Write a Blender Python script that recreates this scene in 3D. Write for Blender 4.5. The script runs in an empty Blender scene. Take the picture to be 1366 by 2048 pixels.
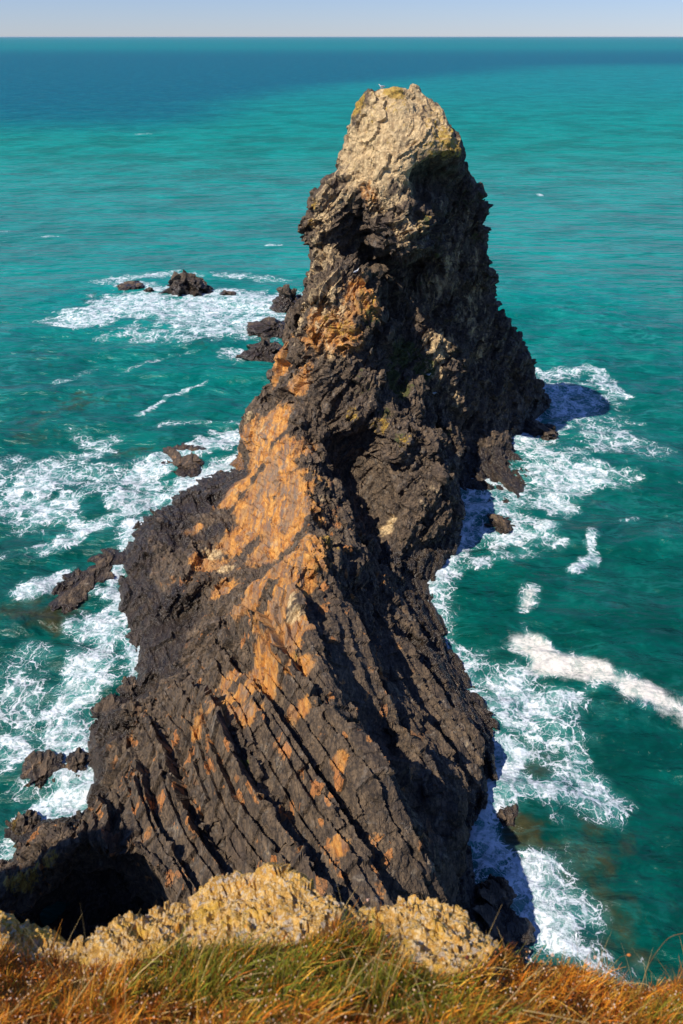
import bpy, math, random, time
import numpy as np
from mathutils import Vector, Matrix
from mathutils.bvhtree import BVHTree
from mathutils.geometry import delaunay_2d_cdt
T0 = time.time()
rng = np.random.default_rng(7); random.seed(7)
sc = bpy.context.scene
COL = sc.collection

# ------------------------------------------------------------------ camera frame used while surveying
F, H, TH = 1518.0, 40.0, math.atan(951/1518.0)
CT, ST = math.cos(TH), math.sin(TH)
def W(px, py, Y=None, z=None):
    """a surveyed point: where it is seen and how far (Y) or how high (z) it lies"""
    a = (px-683)/F; b = (1024-py)/F
    dy = CT+b*ST; dz = -ST+b*CT
    t = Y/dy if Y is not None else (z-H)/dz
    return np.array((a*t, dy*t, H+dz*t))
def proj(P):
    x, y, z = P[:, 0], P[:, 1], P[:, 2]-H
    d = y*CT-z*ST; u = y*ST+z*CT
    d = np.where(d < .05, .05, d)
    return 683+F*x/d, 1024-F*u/d, d

# ------------------------------------------------------------------ noise
def _h(ix, iy, iz, s=0):
    n = (ix.astype(np.int64)*374761393 + iy.astype(np.int64)*668265263 + iz.astype(np.int64)*2147483647*3 + s*1442695041) & 0xffffffff
    n = ((n ^ (n >> 13))*1274126177) & 0xffffffff
    n = ((n ^ (n >> 16))*2246822519) & 0xffffffff
    n = n ^ (n >> 15)
    return (n & 0xffffff)/float(0x1000000)
def vnoise(p, s=0):
    i = np.floor(p).astype(np.int64); f = p-i; f = f*f*f*(f*(f*6-15)+10)
    out = np.zeros(len(p))
    for dx in (0, 1):
        wx = f[:, 0] if dx else 1-f[:, 0]
        for dy in (0, 1):
            wy = f[:, 1] if dy else 1-f[:, 1]
            for dz in (0, 1):
                wz = f[:, 2] if dz else 1-f[:, 2]
                out += wx*wy*wz*_h(i[:, 0]+dx, i[:, 1]+dy, i[:, 2]+dz, s)
    return out*2-1
def fbm(p, octv=4, s=0, gain=.5):
    o = np.zeros(len(p)); a = 1; t = 0
    for k in range(octv):
        o += a*vnoise(p*(2.03**k)+17.3*k, s+k); t += a; a *= gain
    return o/t*1.5
def ridged(p, octv=3, s=0):
    o = np.zeros(len(p)); a = 1; t = 0
    for k in range(octv):
        o += a*(1-2*np.abs(vnoise(p*(2.1**k)+9.1*k, s+k))); t += a; a *= .5
    return o/t
def facets(p, s=0, tilt=.6):
    """cellular blocks, every block with its own height and its own tilt"""
    i = np.floor(p).astype(np.int64); best = np.full(len(p), 9e9); val = np.zeros(len(p)); sec = np.full(len(p), 9e9)
    for dx in (-1, 0, 1):
        for dy in (-1, 0, 1):
            for dz in (-1, 0, 1):
                cx, cy, cz = i[:, 0]+dx, i[:, 1]+dy, i[:, 2]+dz
                qx = p[:, 0]-cx-_h(cx, cy, cz, s); qy = p[:, 1]-cy-_h(cx, cy, cz, s+1); qz = p[:, 2]-cz-_h(cx, cy, cz, s+2)
                d = qx*qx+qy*qy+qz*qz
                v = _h(cx, cy, cz, s+3)*2-1 + tilt*2*((_h(cx, cy, cz, s+4)-.5)*qx+(_h(cx, cy, cz, s+5)-.5)*qy+(_h(cx, cy, cz, s+6)-.5)*qz)
                m = d < best
                sec = np.where(m, best, np.minimum(sec, d)); val = np.where(m, v, val); best = np.where(m, d, best)
    return val, np.sqrt(sec)-np.sqrt(best)
def sstep(x, a, b):
    t = np.clip((x-a)/(b-a), 0, 1); return t*t*(3-2*t)

# ------------------------------------------------------------------ mesh helpers
def make(name, V, Fc, mat=None, attrs=None, smooth=True, parent=None):
    me = bpy.data.meshes.new(name)
    V = np.asarray(V, dtype=np.float32)
    if isinstance(Fc, np.ndarray):
        k = Fc.shape[1]; n = len(Fc)
        me.vertices.add(len(V)); me.vertices.foreach_set('co', V.ravel())
        me.loops.add(n*k); me.loops.foreach_set('vertex_index', Fc.astype(np.int32).ravel())
        me.polygons.add(n); me.polygons.foreach_set('loop_start', np.arange(0, n*k, k, dtype=np.int32))
        me.update(calc_edges=True)
    else:
        me.from_pydata([tuple(v) for v in V.tolist()], [], Fc); me.update()
    me.validate(verbose=False) if not isinstance(Fc, np.ndarray) else None
    me.polygons.foreach_set('use_smooth', np.full(len(me.polygons), smooth))
    for k, v in (attrs or {}).items():
        if v.ndim == 2:
            at = me.attributes.new(k, 'FLOAT_COLOR', 'POINT')
            at.data.foreach_set('color', np.hstack([v, np.ones((len(v), 1))]).astype(np.float32).ravel())
        else:
            at = me.attributes.new(k, 'FLOAT', 'POINT'); at.data.foreach_set('value', v.astype(np.float32))
    o = bpy.data.objects.new(name, me); COL.objects.link(o)
    if mat: me.materials.append(mat)
    if parent: o.parent = parent
    return o
def tag(o, label, cat, group=None, kind=None):
    if label: o['label'] = label
    if cat: o['category'] = cat
    if group: o['group'] = group
    if kind: o['kind'] = kind
    return o
def empty(name, loc, rz=0):
    o = bpy.data.objects.new(name, None); COL.objects.link(o); o.location = loc; o.rotation_euler = (0, 0, rz); return o
def edges_of(T):
    e = np.sort(np.vstack([T[:, [0, 1]], T[:, [1, 2]], T[:, [2, 0]]]), axis=1)
    key = e[:, 0].astype(np.int64)*10000000+e[:, 1]
    u, inv = np.unique(key, return_inverse=True)
    return np.stack([u//10000000, u % 10000000], 1), inv.reshape(3, -1).T   # edges, (tri, 3)->edge
def split(V, T, limit, A=None, passes=1):
    """bisect every edge longer than limit(midpoint)"""
    for _ in range(passes):
        E, TE = edges_of(T)
        mid = (V[E[:, 0]]+V[E[:, 1]])/2
        L = np.linalg.norm(V[E[:, 0]]-V[E[:, 1]], axis=1)
        mk = L > limit(mid)
        if not mk.any(): break
        idx = np.full(len(E), -1); idx[mk] = len(V)+np.arange(mk.sum())
        V = np.vstack([V, mid[mk]])
        if A is not None: A = np.vstack([A, (A[E[mk, 0]]+A[E[mk, 1]])/2])
        m = mk[TE]; n = m.sum(1); out = [T[n == 0]]
        a, b, c = T[:, 0], T[:, 1], T[:, 2]; M = idx[TE]
        s = n == 3
        x, y, w = M[s, 0], M[s, 1], M[s, 2]
        out += [np.stack(q, 1) for q in ((a[s], x, w), (x, b[s], y), (w, y, c[s]), (x, y, w))]
        for k in range(3):
            k1, k2 = (k+1) % 3, (k+2) % 3
            s = (n == 1) & m[:, k]
            A0, B0, C0, x = T[s, k], T[s, k1], T[s, k2], M[s, k]
            out += [np.stack((A0, x, C0), 1), np.stack((x, B0, C0), 1)]
            s = (n == 2) & ~m[:, k]                       # edges k1 and k2 are cut; they meet at vertex k2
            A0, B0, C0 = T[s, k], T[s, k1], T[s, k2]; y, w = M[s, k1], M[s, k2]
            out += [np.stack((y, C0, w), 1), np.stack((A0, B0, y), 1), np.stack((A0, y, w), 1)]
        T = np.vstack(out)
    return V, T, A
def vnorm(V, T):
    fn = np.cross(V[T[:, 1]]-V[T[:, 0]], V[T[:, 2]]-V[T[:, 0]])
    N = np.zeros_like(V)
    for k in range(3):
        for j in range(3): N[:, j] += np.bincount(T[:, k], weights=fn[:, j], minlength=len(V))
    return N/(np.linalg.norm(N, axis=1, keepdims=True)+1e-12)
def smooth(V, T, it, w=.5, fixed=None):
    E, _ = edges_of(T); n = len(V)
    deg = np.bincount(E.ravel(), minlength=n).astype(float)
    for _ in range(it):
        S = np.stack([np.bincount(E[:, 0], weights=V[E[:, 1], j], minlength=n)+np.bincount(E[:, 1], weights=V[E[:, 0], j], minlength=n) for j in range(3)], 1)
        D = S/deg[:, None]-V
        ww = np.full(n, w) if fixed is None else w*(1-fixed)
        V = V+D*ww[:, None]
    return V

# ------------------------------------------------------------------ node helpers
class NT:
    def __init__(s, name):
        s.m = bpy.data.materials.new(name); s.m.use_nodes = True; s.t = s.m.node_tree; s.t.nodes.clear()
        s.out = s.t.nodes.new('ShaderNodeOutputMaterial')
    def n(s, typ, ins=None, **kw):
        nd = s.t.nodes.new(typ)
        for k, v in kw.items(): setattr(nd, k, v)
        for k, v in (ins or {}).items():
            sock = nd.inputs[k]
            if isinstance(v, bpy.types.NodeSocket): s.t.links.new(v, sock)
            else:
                try: sock.default_value = v
                except Exception: sock.default_value = tuple(v)+(1,)
        return nd
    def attr(s, name): return s.n('ShaderNodeAttribute', attribute_name=name)
    def math(s, op, a, b=0., c=None, clamp=False):
        ins = {0: a, 1: b}
        if c is not None: ins[2] = c
        return s.n('ShaderNodeMath', ins, operation=op, use_clamp=clamp).outputs[0]
    def mix(s, fac, a, b, blend='MIX'):
        nd = s.n('ShaderNodeMix', data_type='RGBA', blend_type=blend)
        for i, v in ((0, fac), (6, a), (7, b)):
            if isinstance(v, bpy.types.NodeSocket): s.t.links.new(v, nd.inputs[i])
            else: nd.inputs[i].default_value = v if i == 0 else tuple(v)+(1,)
        return nd.outputs[2]
    def noise(s, vec, scale, detail=4, rough=.55, dist=0, w=None):
        return s.n('ShaderNodeTexNoise', {'Vector': vec, 'Scale': scale, 'Detail': detail, 'Roughness': rough, 'Distortion': dist}).outputs[0]
    def voro(s, vec, scale, feature='F1', rand=1, out=0):
        return s.n('ShaderNodeTexVoronoi', {'Vector': vec, 'Scale': scale, 'Randomness': rand}, feature=feature).outputs[out]
    def ms(s, v, a, b, c=0., d=1.):
        return s.n('ShaderNodeMapRange', {0: v, 1: a, 2: b, 3: c, 4: d}, interpolation_type='SMOOTHSTEP').outputs[0]
    def mapping(s, vec, scale=(1, 1, 1), rot=(0, 0, 0), loc=(0, 0, 0)):
        return s.n('ShaderNodeMapping', {'Vector': vec, 'Scale': scale, 'Rotation': rot, 'Location': loc}).outputs[0]
    def bump(s, h, strength, dist, normal=None):
        ins = {'Height': h, 'Strength': strength, 'Distance': dist}
        if normal is not None: ins['Normal'] = normal
        return s.n('ShaderNodeBump', ins).outputs[0]
    def done(s, bsdf): s.t.links.new(bsdf, s.out.inputs[0]); return s.m

# ------------------------------------------------------------------ materials
def rock_material(name, dark=(.036, .023, .013), mid=(.215, .142, .078)):
    N = NT(name)
    P = N.n('ShaderNodeNewGeometry').outputs['Position']
    # streaky coordinates: stretched along the strike of the beds
    Q = N.mapping(P, rot=(math.radians(12), 0, math.radians(-27)), scale=(1, .28, 1))
    Vv = N.mapping(P, scale=(1, 1, .35))
    n1 = N.noise(P, .35, 6, .6); n2 = N.noise(Q, 2.2, 6, .65); n3 = N.noise(P, 5.5, 5, .7); n4 = N.noise(Vv, 1.6, 6, .6, .6)
    mn = N.math('ADD', N.math('MULTIPLY', n2, .55), N.math('MULTIPLY', n3, .45))
    c = N.mix(N.ms(mn, .38, .66), dark, mid)
    c = N.mix(N.math('MULTIPLY', N.ms(n1, .5, .7), .55), c, (.095, .062, .040))
    # grey patches: a sheen mixed into the base colour to lift the shade
    c = N.mix(N.math('MULTIPLY', N.ms(n4, .54, .70), .55), c, (.21, .18, .145))
    och = N.attr('ochre').outputs['Fac']
    # loose orange flakes on the slabs
    fl = N.voro(N.mapping(P, rot=(0, 0, math.radians(-27)), scale=(1, .5, 1)), 2.1, out=1)
    flv = N.n('ShaderNodeSeparateColor', {0: fl}).outputs[0]
    fn = N.noise(P, .55, 3, .6)
    flake = N.math('MULTIPLY', N.ms(flv, .74, .78), N.ms(N.math('ADD', fn, N.math('MULTIPLY', n3, .35)), .70, .78))
    flake = N.math('MULTIPLY', flake, N.attr('flake').outputs['Fac'])
    om = N.math('ADD', och, N.math('MULTIPLY', N.math('SUBTRACT', N.math('ADD', N.math('MULTIPLY', n4, .5), N.math('MULTIPLY', n2, .5)), .5), 1.9))
    om = N.ms(om, .20, .55)
    om = N.math('MAXIMUM', om, N.math('MULTIPLY', flake, .9))
    oc = N.mix(N.ms(n2, .35, .62), (.38, .125, .014), (.66, .30, .055))
    oc = N.mix(N.math('MULTIPLY', N.ms(N.noise(Vv, 3.3, 5, .7), .5, .68), .55), oc, (.45, .19, .045))
    oc = N.mix(N.math('MULTIPLY', N.ms(N.noise(P, .9, 5, .6), .52, .68), .6), oc, (.30, .25, .19))
    c = N.mix(om, c, N.mix(N.math('MULTIPLY', flake, .7), oc, (.50, .19, .055)))
    sk = N.noise(N.mapping(P, rot=(math.radians(12), 0, math.radians(-27)), scale=(1.1, .17, .6)), 1.5, 7, .72, .6)
    oc2 = N.mix(N.math('MULTIPLY', N.ms(sk, .48, .58), .8), oc, (.15, .12, .095)); oc2 = N.mix(N.math('MULTIPLY', N.ms(sk, .46, .38), .7), oc2, (.76, .42, .11))
    oc2 = N.mix(N.math('MULTIPLY', N.ms(N.noise(N.mapping(P, rot=(0, 0, math.radians(-27)), scale=(1, .4, .6)), .5, 5, .6), .48, .62), .55), oc2, (.22, .155, .10))
    c = N.mix(N.math('MULTIPLY', om, och), c, oc2)
    pl = N.attr('pale').outputs['Fac']
    pm = N.ms(N.math('ADD', pl, N.math('MULTIPLY', N.math('SUBTRACT', n4, .5), 2.2)), .28, .80)
    pc = N.mix(N.ms(N.noise(P, 2.4, 6, .7), .35, .65), (.40, .26, .12), (.80, .58, .29))
    c = N.mix(pm, c, pc)
    li = N.attr('lichen').outputs['Fac']
    lm = N.ms(N.math('ADD', li, N.math('MULTIPLY', N.math('SUBTRACT', N.noise(P, 1.9, 6, .75), .5), 2.6)), .45, .75)
    lc = N.mix(N.ms(n3, .4, .65), (.38, .20, .02), (.62, .42, .05))
    c = N.mix(N.math('MULTIPLY', lm, .85), c, lc)
    mo = N.attr('moss').outputs['Fac']
    mm = N.ms(N.math('ADD', mo, N.math('MULTIPLY', N.math('SUBTRACT', N.noise(P, 1.3, 6, .75), .5), 2.4)), .45, .7)
    c = N.mix(mm, c, N.mix(n3, (.035, .045, .008), (.12, .12, .02)))
    wet = N.attr('wet').outputs['Fac']
    wm = N.ms(N.math('ADD', wet, N.math('MULTIPLY', N.math('SUBTRACT', n1, .5), .8)), .35, .6)
    c = N.mix(wm, c, N.mix(.62, c, (.012, .010, .009), 'MIX'))
    c = N.mix(N.math('MULTIPLY', N.ms(n3, .62, .75), .35), c, (.02, .017, .015))
    rough = N.ms(wm, 0, 1, .76, .27)
    rough = N.math('SUBTRACT', rough, N.math('MULTIPLY', N.ms(n4, .55, .7), .14))
    soft_ = N.math('SUBTRACT', 1., N.math('MULTIPLY', N.math('MAXIMUM', och, N.attr('pale').outputs['Fac']), .85))
    crack = N.ms(N.voro(N.mapping(P, rot=(.3, .2, math.radians(-27)), scale=(1, .33, .8)), 2.6, 'DISTANCE_TO_EDGE'), 0, .10)
    crack2 = N.ms(N.voro(N.mapping(P, rot=(.6, .1, .9), scale=(1, .45, .45)), 6.0, 'DISTANCE_TO_EDGE'), 0, .14)
    cell = N.n('ShaderNodeSeparateColor', {0: N.voro(N.mapping(P, rot=(.3, .2, math.radians(-27)), scale=(1, .33, .8)), 2.6, out=1)}).outputs[0]
    h = N.math('ADD', N.math('MULTIPLY', n2, .7), N.math('MULTIPLY', n3, .25))
    h = N.math('ADD', h, N.math('MULTIPLY', N.math('MULTIPLY', crack, soft_), .12)); h = N.math('ADD', h, N.math('MULTIPLY', crack2, .06))
    h = N.math('ADD', h, N.math('MULTIPLY', N.math('MULTIPLY', cell, soft_), .3))
    b = N.bump(h, 1.0, .13)
    fol = N.noise(N.mapping(P, rot=(math.radians(12), 0, math.radians(-27)), scale=(3.2, .22, 3.2)), 2.2, 4, .6, .3)
    b = N.bump(N.math('MULTIPLY', fol, N.math('SUBTRACT', 1., N.math('MULTIPLY', och, .85))), .9, .15, b)
    fine = N.noise(P, 22, 5, .7)
    b = N.bump(fine, .8, .05, b)
    c = N.mix(N.math('MULTIPLY', N.math('MULTIPLY', N.math('SUBTRACT', 1., crack), soft_), .45), c, (.012, .010, .009))
    bs = N.n('ShaderNodeBsdfPrincipled', {'Base Color': c, 'Roughness': rough, 'Normal': b})
    bs.inputs['Specular IOR Level'].default_value = .5
    return N.done(bs.outputs[0])

def sea_material():
    N = NT('sea_water')
    P = N.n('ShaderNodeNewGeometry').outputs['Position']
    cd = N.n('ShaderNodeSeparateXYZ', {0: P}); Y = cd.outputs[1]; X = cd.outputs[0]
    foam = N.attr('foam').outputs['Fac']; sh = N.attr('shallow').outputs['Fac']; blue_band = N.attr('blue_band').outputs['Fac']; thick = N.attr('thick').outputs['Fac']
    big = N.noise(P, .035, 5, .6); med = N.noise(N.mapping(P, scale=(.6, 1, 1)), .25, 7, .7, .4)
    near, far_ = (.0006, .050, .034), (.0005, .245, .215)
    c = N.mix(N.ms(Y, 25, 170), near, far_)
    c = N.mix(N.math('MULTIPLY', N.ms(big, .42, .62), .42), c, (.001, .045, .036))
    c = N.mix(N.math('MULTIPLY', N.ms(med, .42, .64), N.ms(Y, 30, 120, .22, .42)), c, (.001, .20, .155))
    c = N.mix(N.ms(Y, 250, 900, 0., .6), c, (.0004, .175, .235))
    c = N.mix(blue_band, c, (.0002, .080, .155))  # darker blue band across the far sea
    c = N.mix(N.ms(N.math('ADD', sh, N.math('MULTIPLY', N.math('SUBTRACT', N.noise(P, .8, 5, .65), .5), 1.3)), .3, .95), c, N.mix(N.noise(P, 2, 4, .6), (.010, .022, .012), (.075, .062, .018)))
    st = N.noise(N.mapping(P, scale=(.75, 1, 1)), .09, 12, .78, .2)
    c = N.mix(N.ms(st, .40, .62, 0., .45), c, N.mix(.5, c, (.0005, .03, .04)))
    c = N.mix(N.math('MULTIPLY', N.ms(N.noise(N.mapping(P, rot=(0, 0, .12), scale=(.6, 1, 1)), .8, 8, .75), .54, .70), N.ms(Y, 40, 150, .14, .30)), c, (.002, .34, .29))
    cr_ = N.noise(N.mapping(P, rot=(0, 0, .18), scale=(.42, 1, 1)), .34, 6, .62, .35)
    crest = N.math('SUBTRACT', 1., N.math('MULTIPLY', N.math('ABSOLUTE', N.math('SUBTRACT', cr_, .52)), 22.), clamp=True)
    crest = N.math('MULTIPLY', crest, N.ms(N.noise(P, .12, 4, .6), .42, .62))
    c = N.mix(N.math('MULTIPLY', crest, N.ms(Y, 30, 120, .10, .26)), c, (.05, .42, .38))
    # lacy foam
    wv = N.n('ShaderNodeTexNoise', {'Vector': P, 'Scale': .45, 'Detail': 5, 'Roughness': .58}).outputs[1]
    wp = N.n('ShaderNodeVectorMath', {0: P, 1: N.n('ShaderNodeVectorMath', {0: N.n('ShaderNodeVectorMath', {0: wv, 1: (.5, .5, .5)}, operation='SUBTRACT').outputs[0], 3: 2.3}, operation='SCALE').outputs[0]}, operation='ADD').outputs[0]
    soft = N.noise(wp, .9, 6, .7)
    fb = N.math('ADD', foam, N.math('MULTIPLY', N.math('SUBTRACT', N.noise(P, .28, 5, .65), .5), 1.0))
    fb = N.math('MULTIPLY', fb, N.ms(foam, .02, .25))
    wd = N.math('MULTIPLY', N.math('POWER', N.math('MAXIMUM', N.math('SUBTRACT', fb, .24), 0.), 1.6), .165)
    wd = N.math('MULTIPLY', wd, N.ms(soft, .34, .64, .25, 1.9))
    def lace(scale, k):
        d = N.voro(wp, scale, 'DISTANCE_TO_EDGE'); w_ = N.math('ADD', N.math('MULTIPLY', wd, k), .0001)
        return N.math('SUBTRACT', 1., N.n('ShaderNodeMapRange', {0: d, 1: N.math('MULTIPLY', w_, .35), 2: N.math('MULTIPLY', w_, 1.25), 3: 0., 4: 1.}, interpolation_type='SMOOTHSTEP').outputs[0])
    lc = N.math('MAXIMUM', lace(.70, 1.), N.math('MULTIPLY', lace(1.6, .85), .9)); lc = N.math('MAXIMUM', lc, N.math('MULTIPLY', lace(3.6, .5), .7))
    lc = N.math('MAXIMUM', lc, N.math('MULTIPLY', lace(.33, .9), .9))
    frag = N.ms(N.noise(wp, 3.2, 5, .7), .36, .54, .35, 1.)
    fm = N.math('MULTIPLY', N.math('MULTIPLY', lc, N.math('MAXIMUM', frag, N.ms(fb, .9, 1.4))), N.ms(wd, .0, .02))
    veil = N.math('MULTIPLY', N.math('MULTIPLY', N.ms(fb, .55, 1.25), N.ms(N.noise(wp, 2.2, 6, .7), .38, .66)), .55)
    fm = N.math('MAXIMUM', fm, N.math('MAXIMUM', veil, N.math('MULTIPLY', thick, N.ms(N.math('ADD', N.math('MULTIPLY', thick, .34), N.noise(wp, 1.1, 7, .75)), .58, .92))))
    # tiny whitecaps far out
    cap = N.math('MULTIPLY', N.ms(N.noise(N.mapping(P, scale=(.25, 1, 1)), .55, 5, .7), .735, .79), N.ms(Y, 40, 90))
    fm = N.math('MAXIMUM', fm, N.math('MULTIPLY', cap, .7))
    aer = N.math('MULTIPLY', N.ms(fb, .15, 1.1), .7)
    c = N.mix(aer, c, (.05, .30, .26))
    fc = N.mix(thick, N.mix(N.ms(soft, .35, .6), (.50, .60, .62), (.82, .85, .86)), N.mix(N.noise(P, 3, 5, .7), (.62, .57, .49), (.86, .81, .73)))
    c = N.mix(fm, c, fc)
    # ripples
    r1 = N.noise(N.mapping(P, rot=(0, 0, .35), scale=(.55, 1.3, 1)), .9, 6, .62, .5)
    r2 = N.noise(N.mapping(P, rot=(0, 0, -.3), scale=(.6, 1.2, 1)), .22, 4, .55, .3)
    r3 = N.noise(N.mapping(P, scale=(.5, 1.2, 1)), .05, 4, .6)
    h = N.math('ADD', N.math('MULTIPLY', r1, .35), N.math('MULTIPLY', r2, 2.0)); h = N.math('ADD', h, N.math('MULTIPLY', r3, 6.))
    b = N.bump(h, .85, 1.0)
    b = N.bump(fm, .5, .12, b)
    ro = N.math('ADD', .16, N.math('MULTIPLY', fm, .6))
    bs = N.n('ShaderNodeBsdfPrincipled', {'Base Color': c, 'Roughness': ro, 'Normal': b, 'IOR': 1.333})
    nt_ = N.ms(Y, 60, 350, .28, .005); N.t.links.new(nt_, bs.inputs['Specular IOR Level'])
    df = N.n('ShaderNodeBsdfDiffuse', {'Color': c, 'Normal': b})
    mxs = N.n('ShaderNodeMixShader', {0: N.ms(Y, 90, 500, 0., .72)}); N.t.links.new(bs.outputs[0], mxs.inputs[1]); N.t.links.new(df.outputs[0], mxs.inputs[2])
    return N.done(mxs.outputs[0])

def simple(name, col, rough=.6, var=.3, scale=30, attr=None):
    N = NT(name)
    P = N.n('ShaderNodeTexCoord').outputs['Object']
    base = N.attr(attr).outputs['Color'] if attr else None
    nz = N.noise(P, scale, 4, .6)
    a = tuple(x*(1-var) for x in col); bb = tuple(min(1, x*(1+var)) for x in col)
    c = N.mix(nz, a, bb) if base is None else N.mix(N.math('MULTIPLY', nz, .28), base, (.04, .02, .008))
    bs = N.n('ShaderNodeBsdfPrincipled', {'Base Color': c, 'Roughness': rough})
    bs.inputs['Specular IOR Level'].default_value = .3
    return N.done(bs.outputs[0])

def outcrop_material():
    N = NT('gravelly_outcrop')
    P0 = N.n('ShaderNodeNewGeometry').outputs['Position']
    wv = N.n('ShaderNodeTexNoise', {'Vector': P0, 'Scale': 14, 'Detail': 4}).outputs[1]
    P = N.n('ShaderNodeVectorMath', {0: P0, 1: N.n('ShaderNodeVectorMath', {0: N.n('ShaderNodeVectorMath', {0: wv, 1: (.5, .5, .5)}, operation='SUBTRACT').outputs[0], 3: .06}, operation='SCALE').outputs[0]}, operation='ADD').outputs[0]
    v = N.n('ShaderNodeSeparateColor', {0: N.voro(P, 26, out=1)}); v2 = N.n('ShaderNodeSeparateColor', {0: N.voro(P, 70, out=1)})
    big = N.noise(P, 3.2, 5, .65); n3 = N.noise(P, 55, 6, .75); md = N.noise(P, 13, 5, .7)
    c = N.mix(N.ms(md, .35, .65), (.42, .21, .035), (.82, .49, .13))
    c = N.mix(N.math('MULTIPLY', v2.outputs[0], .45), c, (.50, .30, .11))
    c = N.mix(N.math('MULTIPLY', N.ms(v2.outputs[1], .70, .85), .75), c, (.74, .58, .34))
    c = N.mix(N.math('MULTIPLY', N.ms(v.outputs[2], .84, .92), .6), c, (.46, .43, .39))
    c = N.mix(N.math('MULTIPLY', N.ms(big, .52, .64), .7), c, (.62, .36, .045))
    c = N.mix(N.math('MULTIPLY', N.ms(N.noise(P, 5.1, 5, .7), .60, .68), .8), c, (.62, .24, .02))
    c = N.mix(N.math('MULTIPLY', N.ms(n3, .55, .72), .5), c, (.16, .085, .03))
    h = N.math('ADD', N.math('MULTIPLY', N.voro(P, 60), -.6), N.math('MULTIPLY', n3, 1.1))
    bs = N.n('ShaderNodeBsdfPrincipled', {'Base Color': c, 'Roughness': .9, 'Normal': N.bump(h, 1., .018)})
    bs.inputs['Specular IOR Level'].default_value = .15
    return N.done(bs.outputs[0])

def turf_material():
    N = NT('turf_soil')
    P = N.n('ShaderNodeNewGeometry').outputs['Position']
    c = N.mix(N.noise(P, 12, 5, .7), (.14, .055, .012), (.36, .17, .03))
    c = N.mix(N.math('MULTIPLY', N.ms(N.noise(P, 2.2, 3, .5), .45, .6), .7), c, (.09, .10, .012))
    bs = N.n('ShaderNodeBsdfPrincipled', {'Base Color': c, 'Roughness': .95, 'Normal': N.bump(N.noise(P, 40, 5, .7), 1., .03)})
    return N.done(bs.outputs[0])

M_ROCK = rock_material('slate_rock'); M_SEA = sea_material()

# ------------------------------------------------------------------ the sea stack and its ridge
SIL = [(462,927,'z',-.3),(470,890,'Y',75),(474,850,'Y',75.5),(495,815,'Y',76),(530,790,'Y',76.5),(545,740,'Y',78),(553,700,'Y',79),(572,645,'Y',80),
 (600,595,'Y',81),(612,560,'Y',81),(620,520,'Y',81),(611,485,'Y',80.5),(614,440,'Y',80),(619,400,'Y',79.5),(640,375,'Y',79.5),(668,355,'Y',80),
 (675,325,'Y',80.5),(690,288,'Y',81),(706,250,'Y',81),(706,212,'Y',80.5),(740,182,'Y',80),(763,169,'Y',79.5),(790,163,'Y',80),(830,174,'Y',81),
 (874,204,'Y',80.6),(906,246,'Y',80.0),(931,288,'Y',79.6),(938,340,'Y',83),(955,400,'Y',83.5),(968,460,'Y',84),(985,530,'Y',85),(985,600,'Y',86),
 (1002,640,'Y',86.5),(1045,690,'Y',88),(1072,725,'Y',88.5),(1088,775,'Y',88.5),(1108,822,'z',-.8)]
OUT_R = [(1075,862),(1095,935),(1072,995),(1052,1040),(1000,1062),(945,1078),(925,1130),(893,1168),(890,1205),(908,1258),(950,1325),(970,1378),
 (1010,1440),(1028,1482),(1004,1530),(1018,1590),(1006,1640),(962,1680),(962,1722),(980,1790),(1005,1850),(1050,1920)]
BOT = [(1040,1990,'z',-2),(950,2000,'z',1.5),(850,2010,'z',7),(700,2010,'z',12),(550,2010,'z',11),(420,2020,'z',9),(345,2060,'z',4),(300,2060,'z',-1),(150,2050,'z',-1),(-60,1990,'z',-1.5),(-120,1900,'z',-2)]
OUT_L = [(-70,1750),(0,1715),(28,1668),(80,1615),(135,1632),(158,1605),(168,1555),(158,1505),(122,1452),(195,1410),(245,1398),(262,1380),
 (242,1338),(218,1295),(214,1232),(208,1170),(222,1095),(246,1022),(290,1008),(325,978),(378,945),(425,927)]
WL_R = [(1050,850),(1066,930),(1046,985),(1030,1022),(985,1037),(925,1056),(905,1115),(870,1150),(867,1200),(885,1260),(925,1335),(945,1385),
 (985,1448),(998,1480),(978,1530),(990,1590),(978,1625),(934,1668),(936,1720),(952,1790),(978,1850),(1010,1920)]
WL_L = [(430,947),(390,965),(340,1000),(300,1028),(268,1042),(245,1100),(232,1170),(238,1230),(240,1290),(262,1332),(285,1385),(265,1412),
 (205,1430),(150,1458),(178,1502),(190,1560),(180,1620),(148,1653),(95,1638),(50,1680),(20,1730),(-40,1765)]
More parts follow.
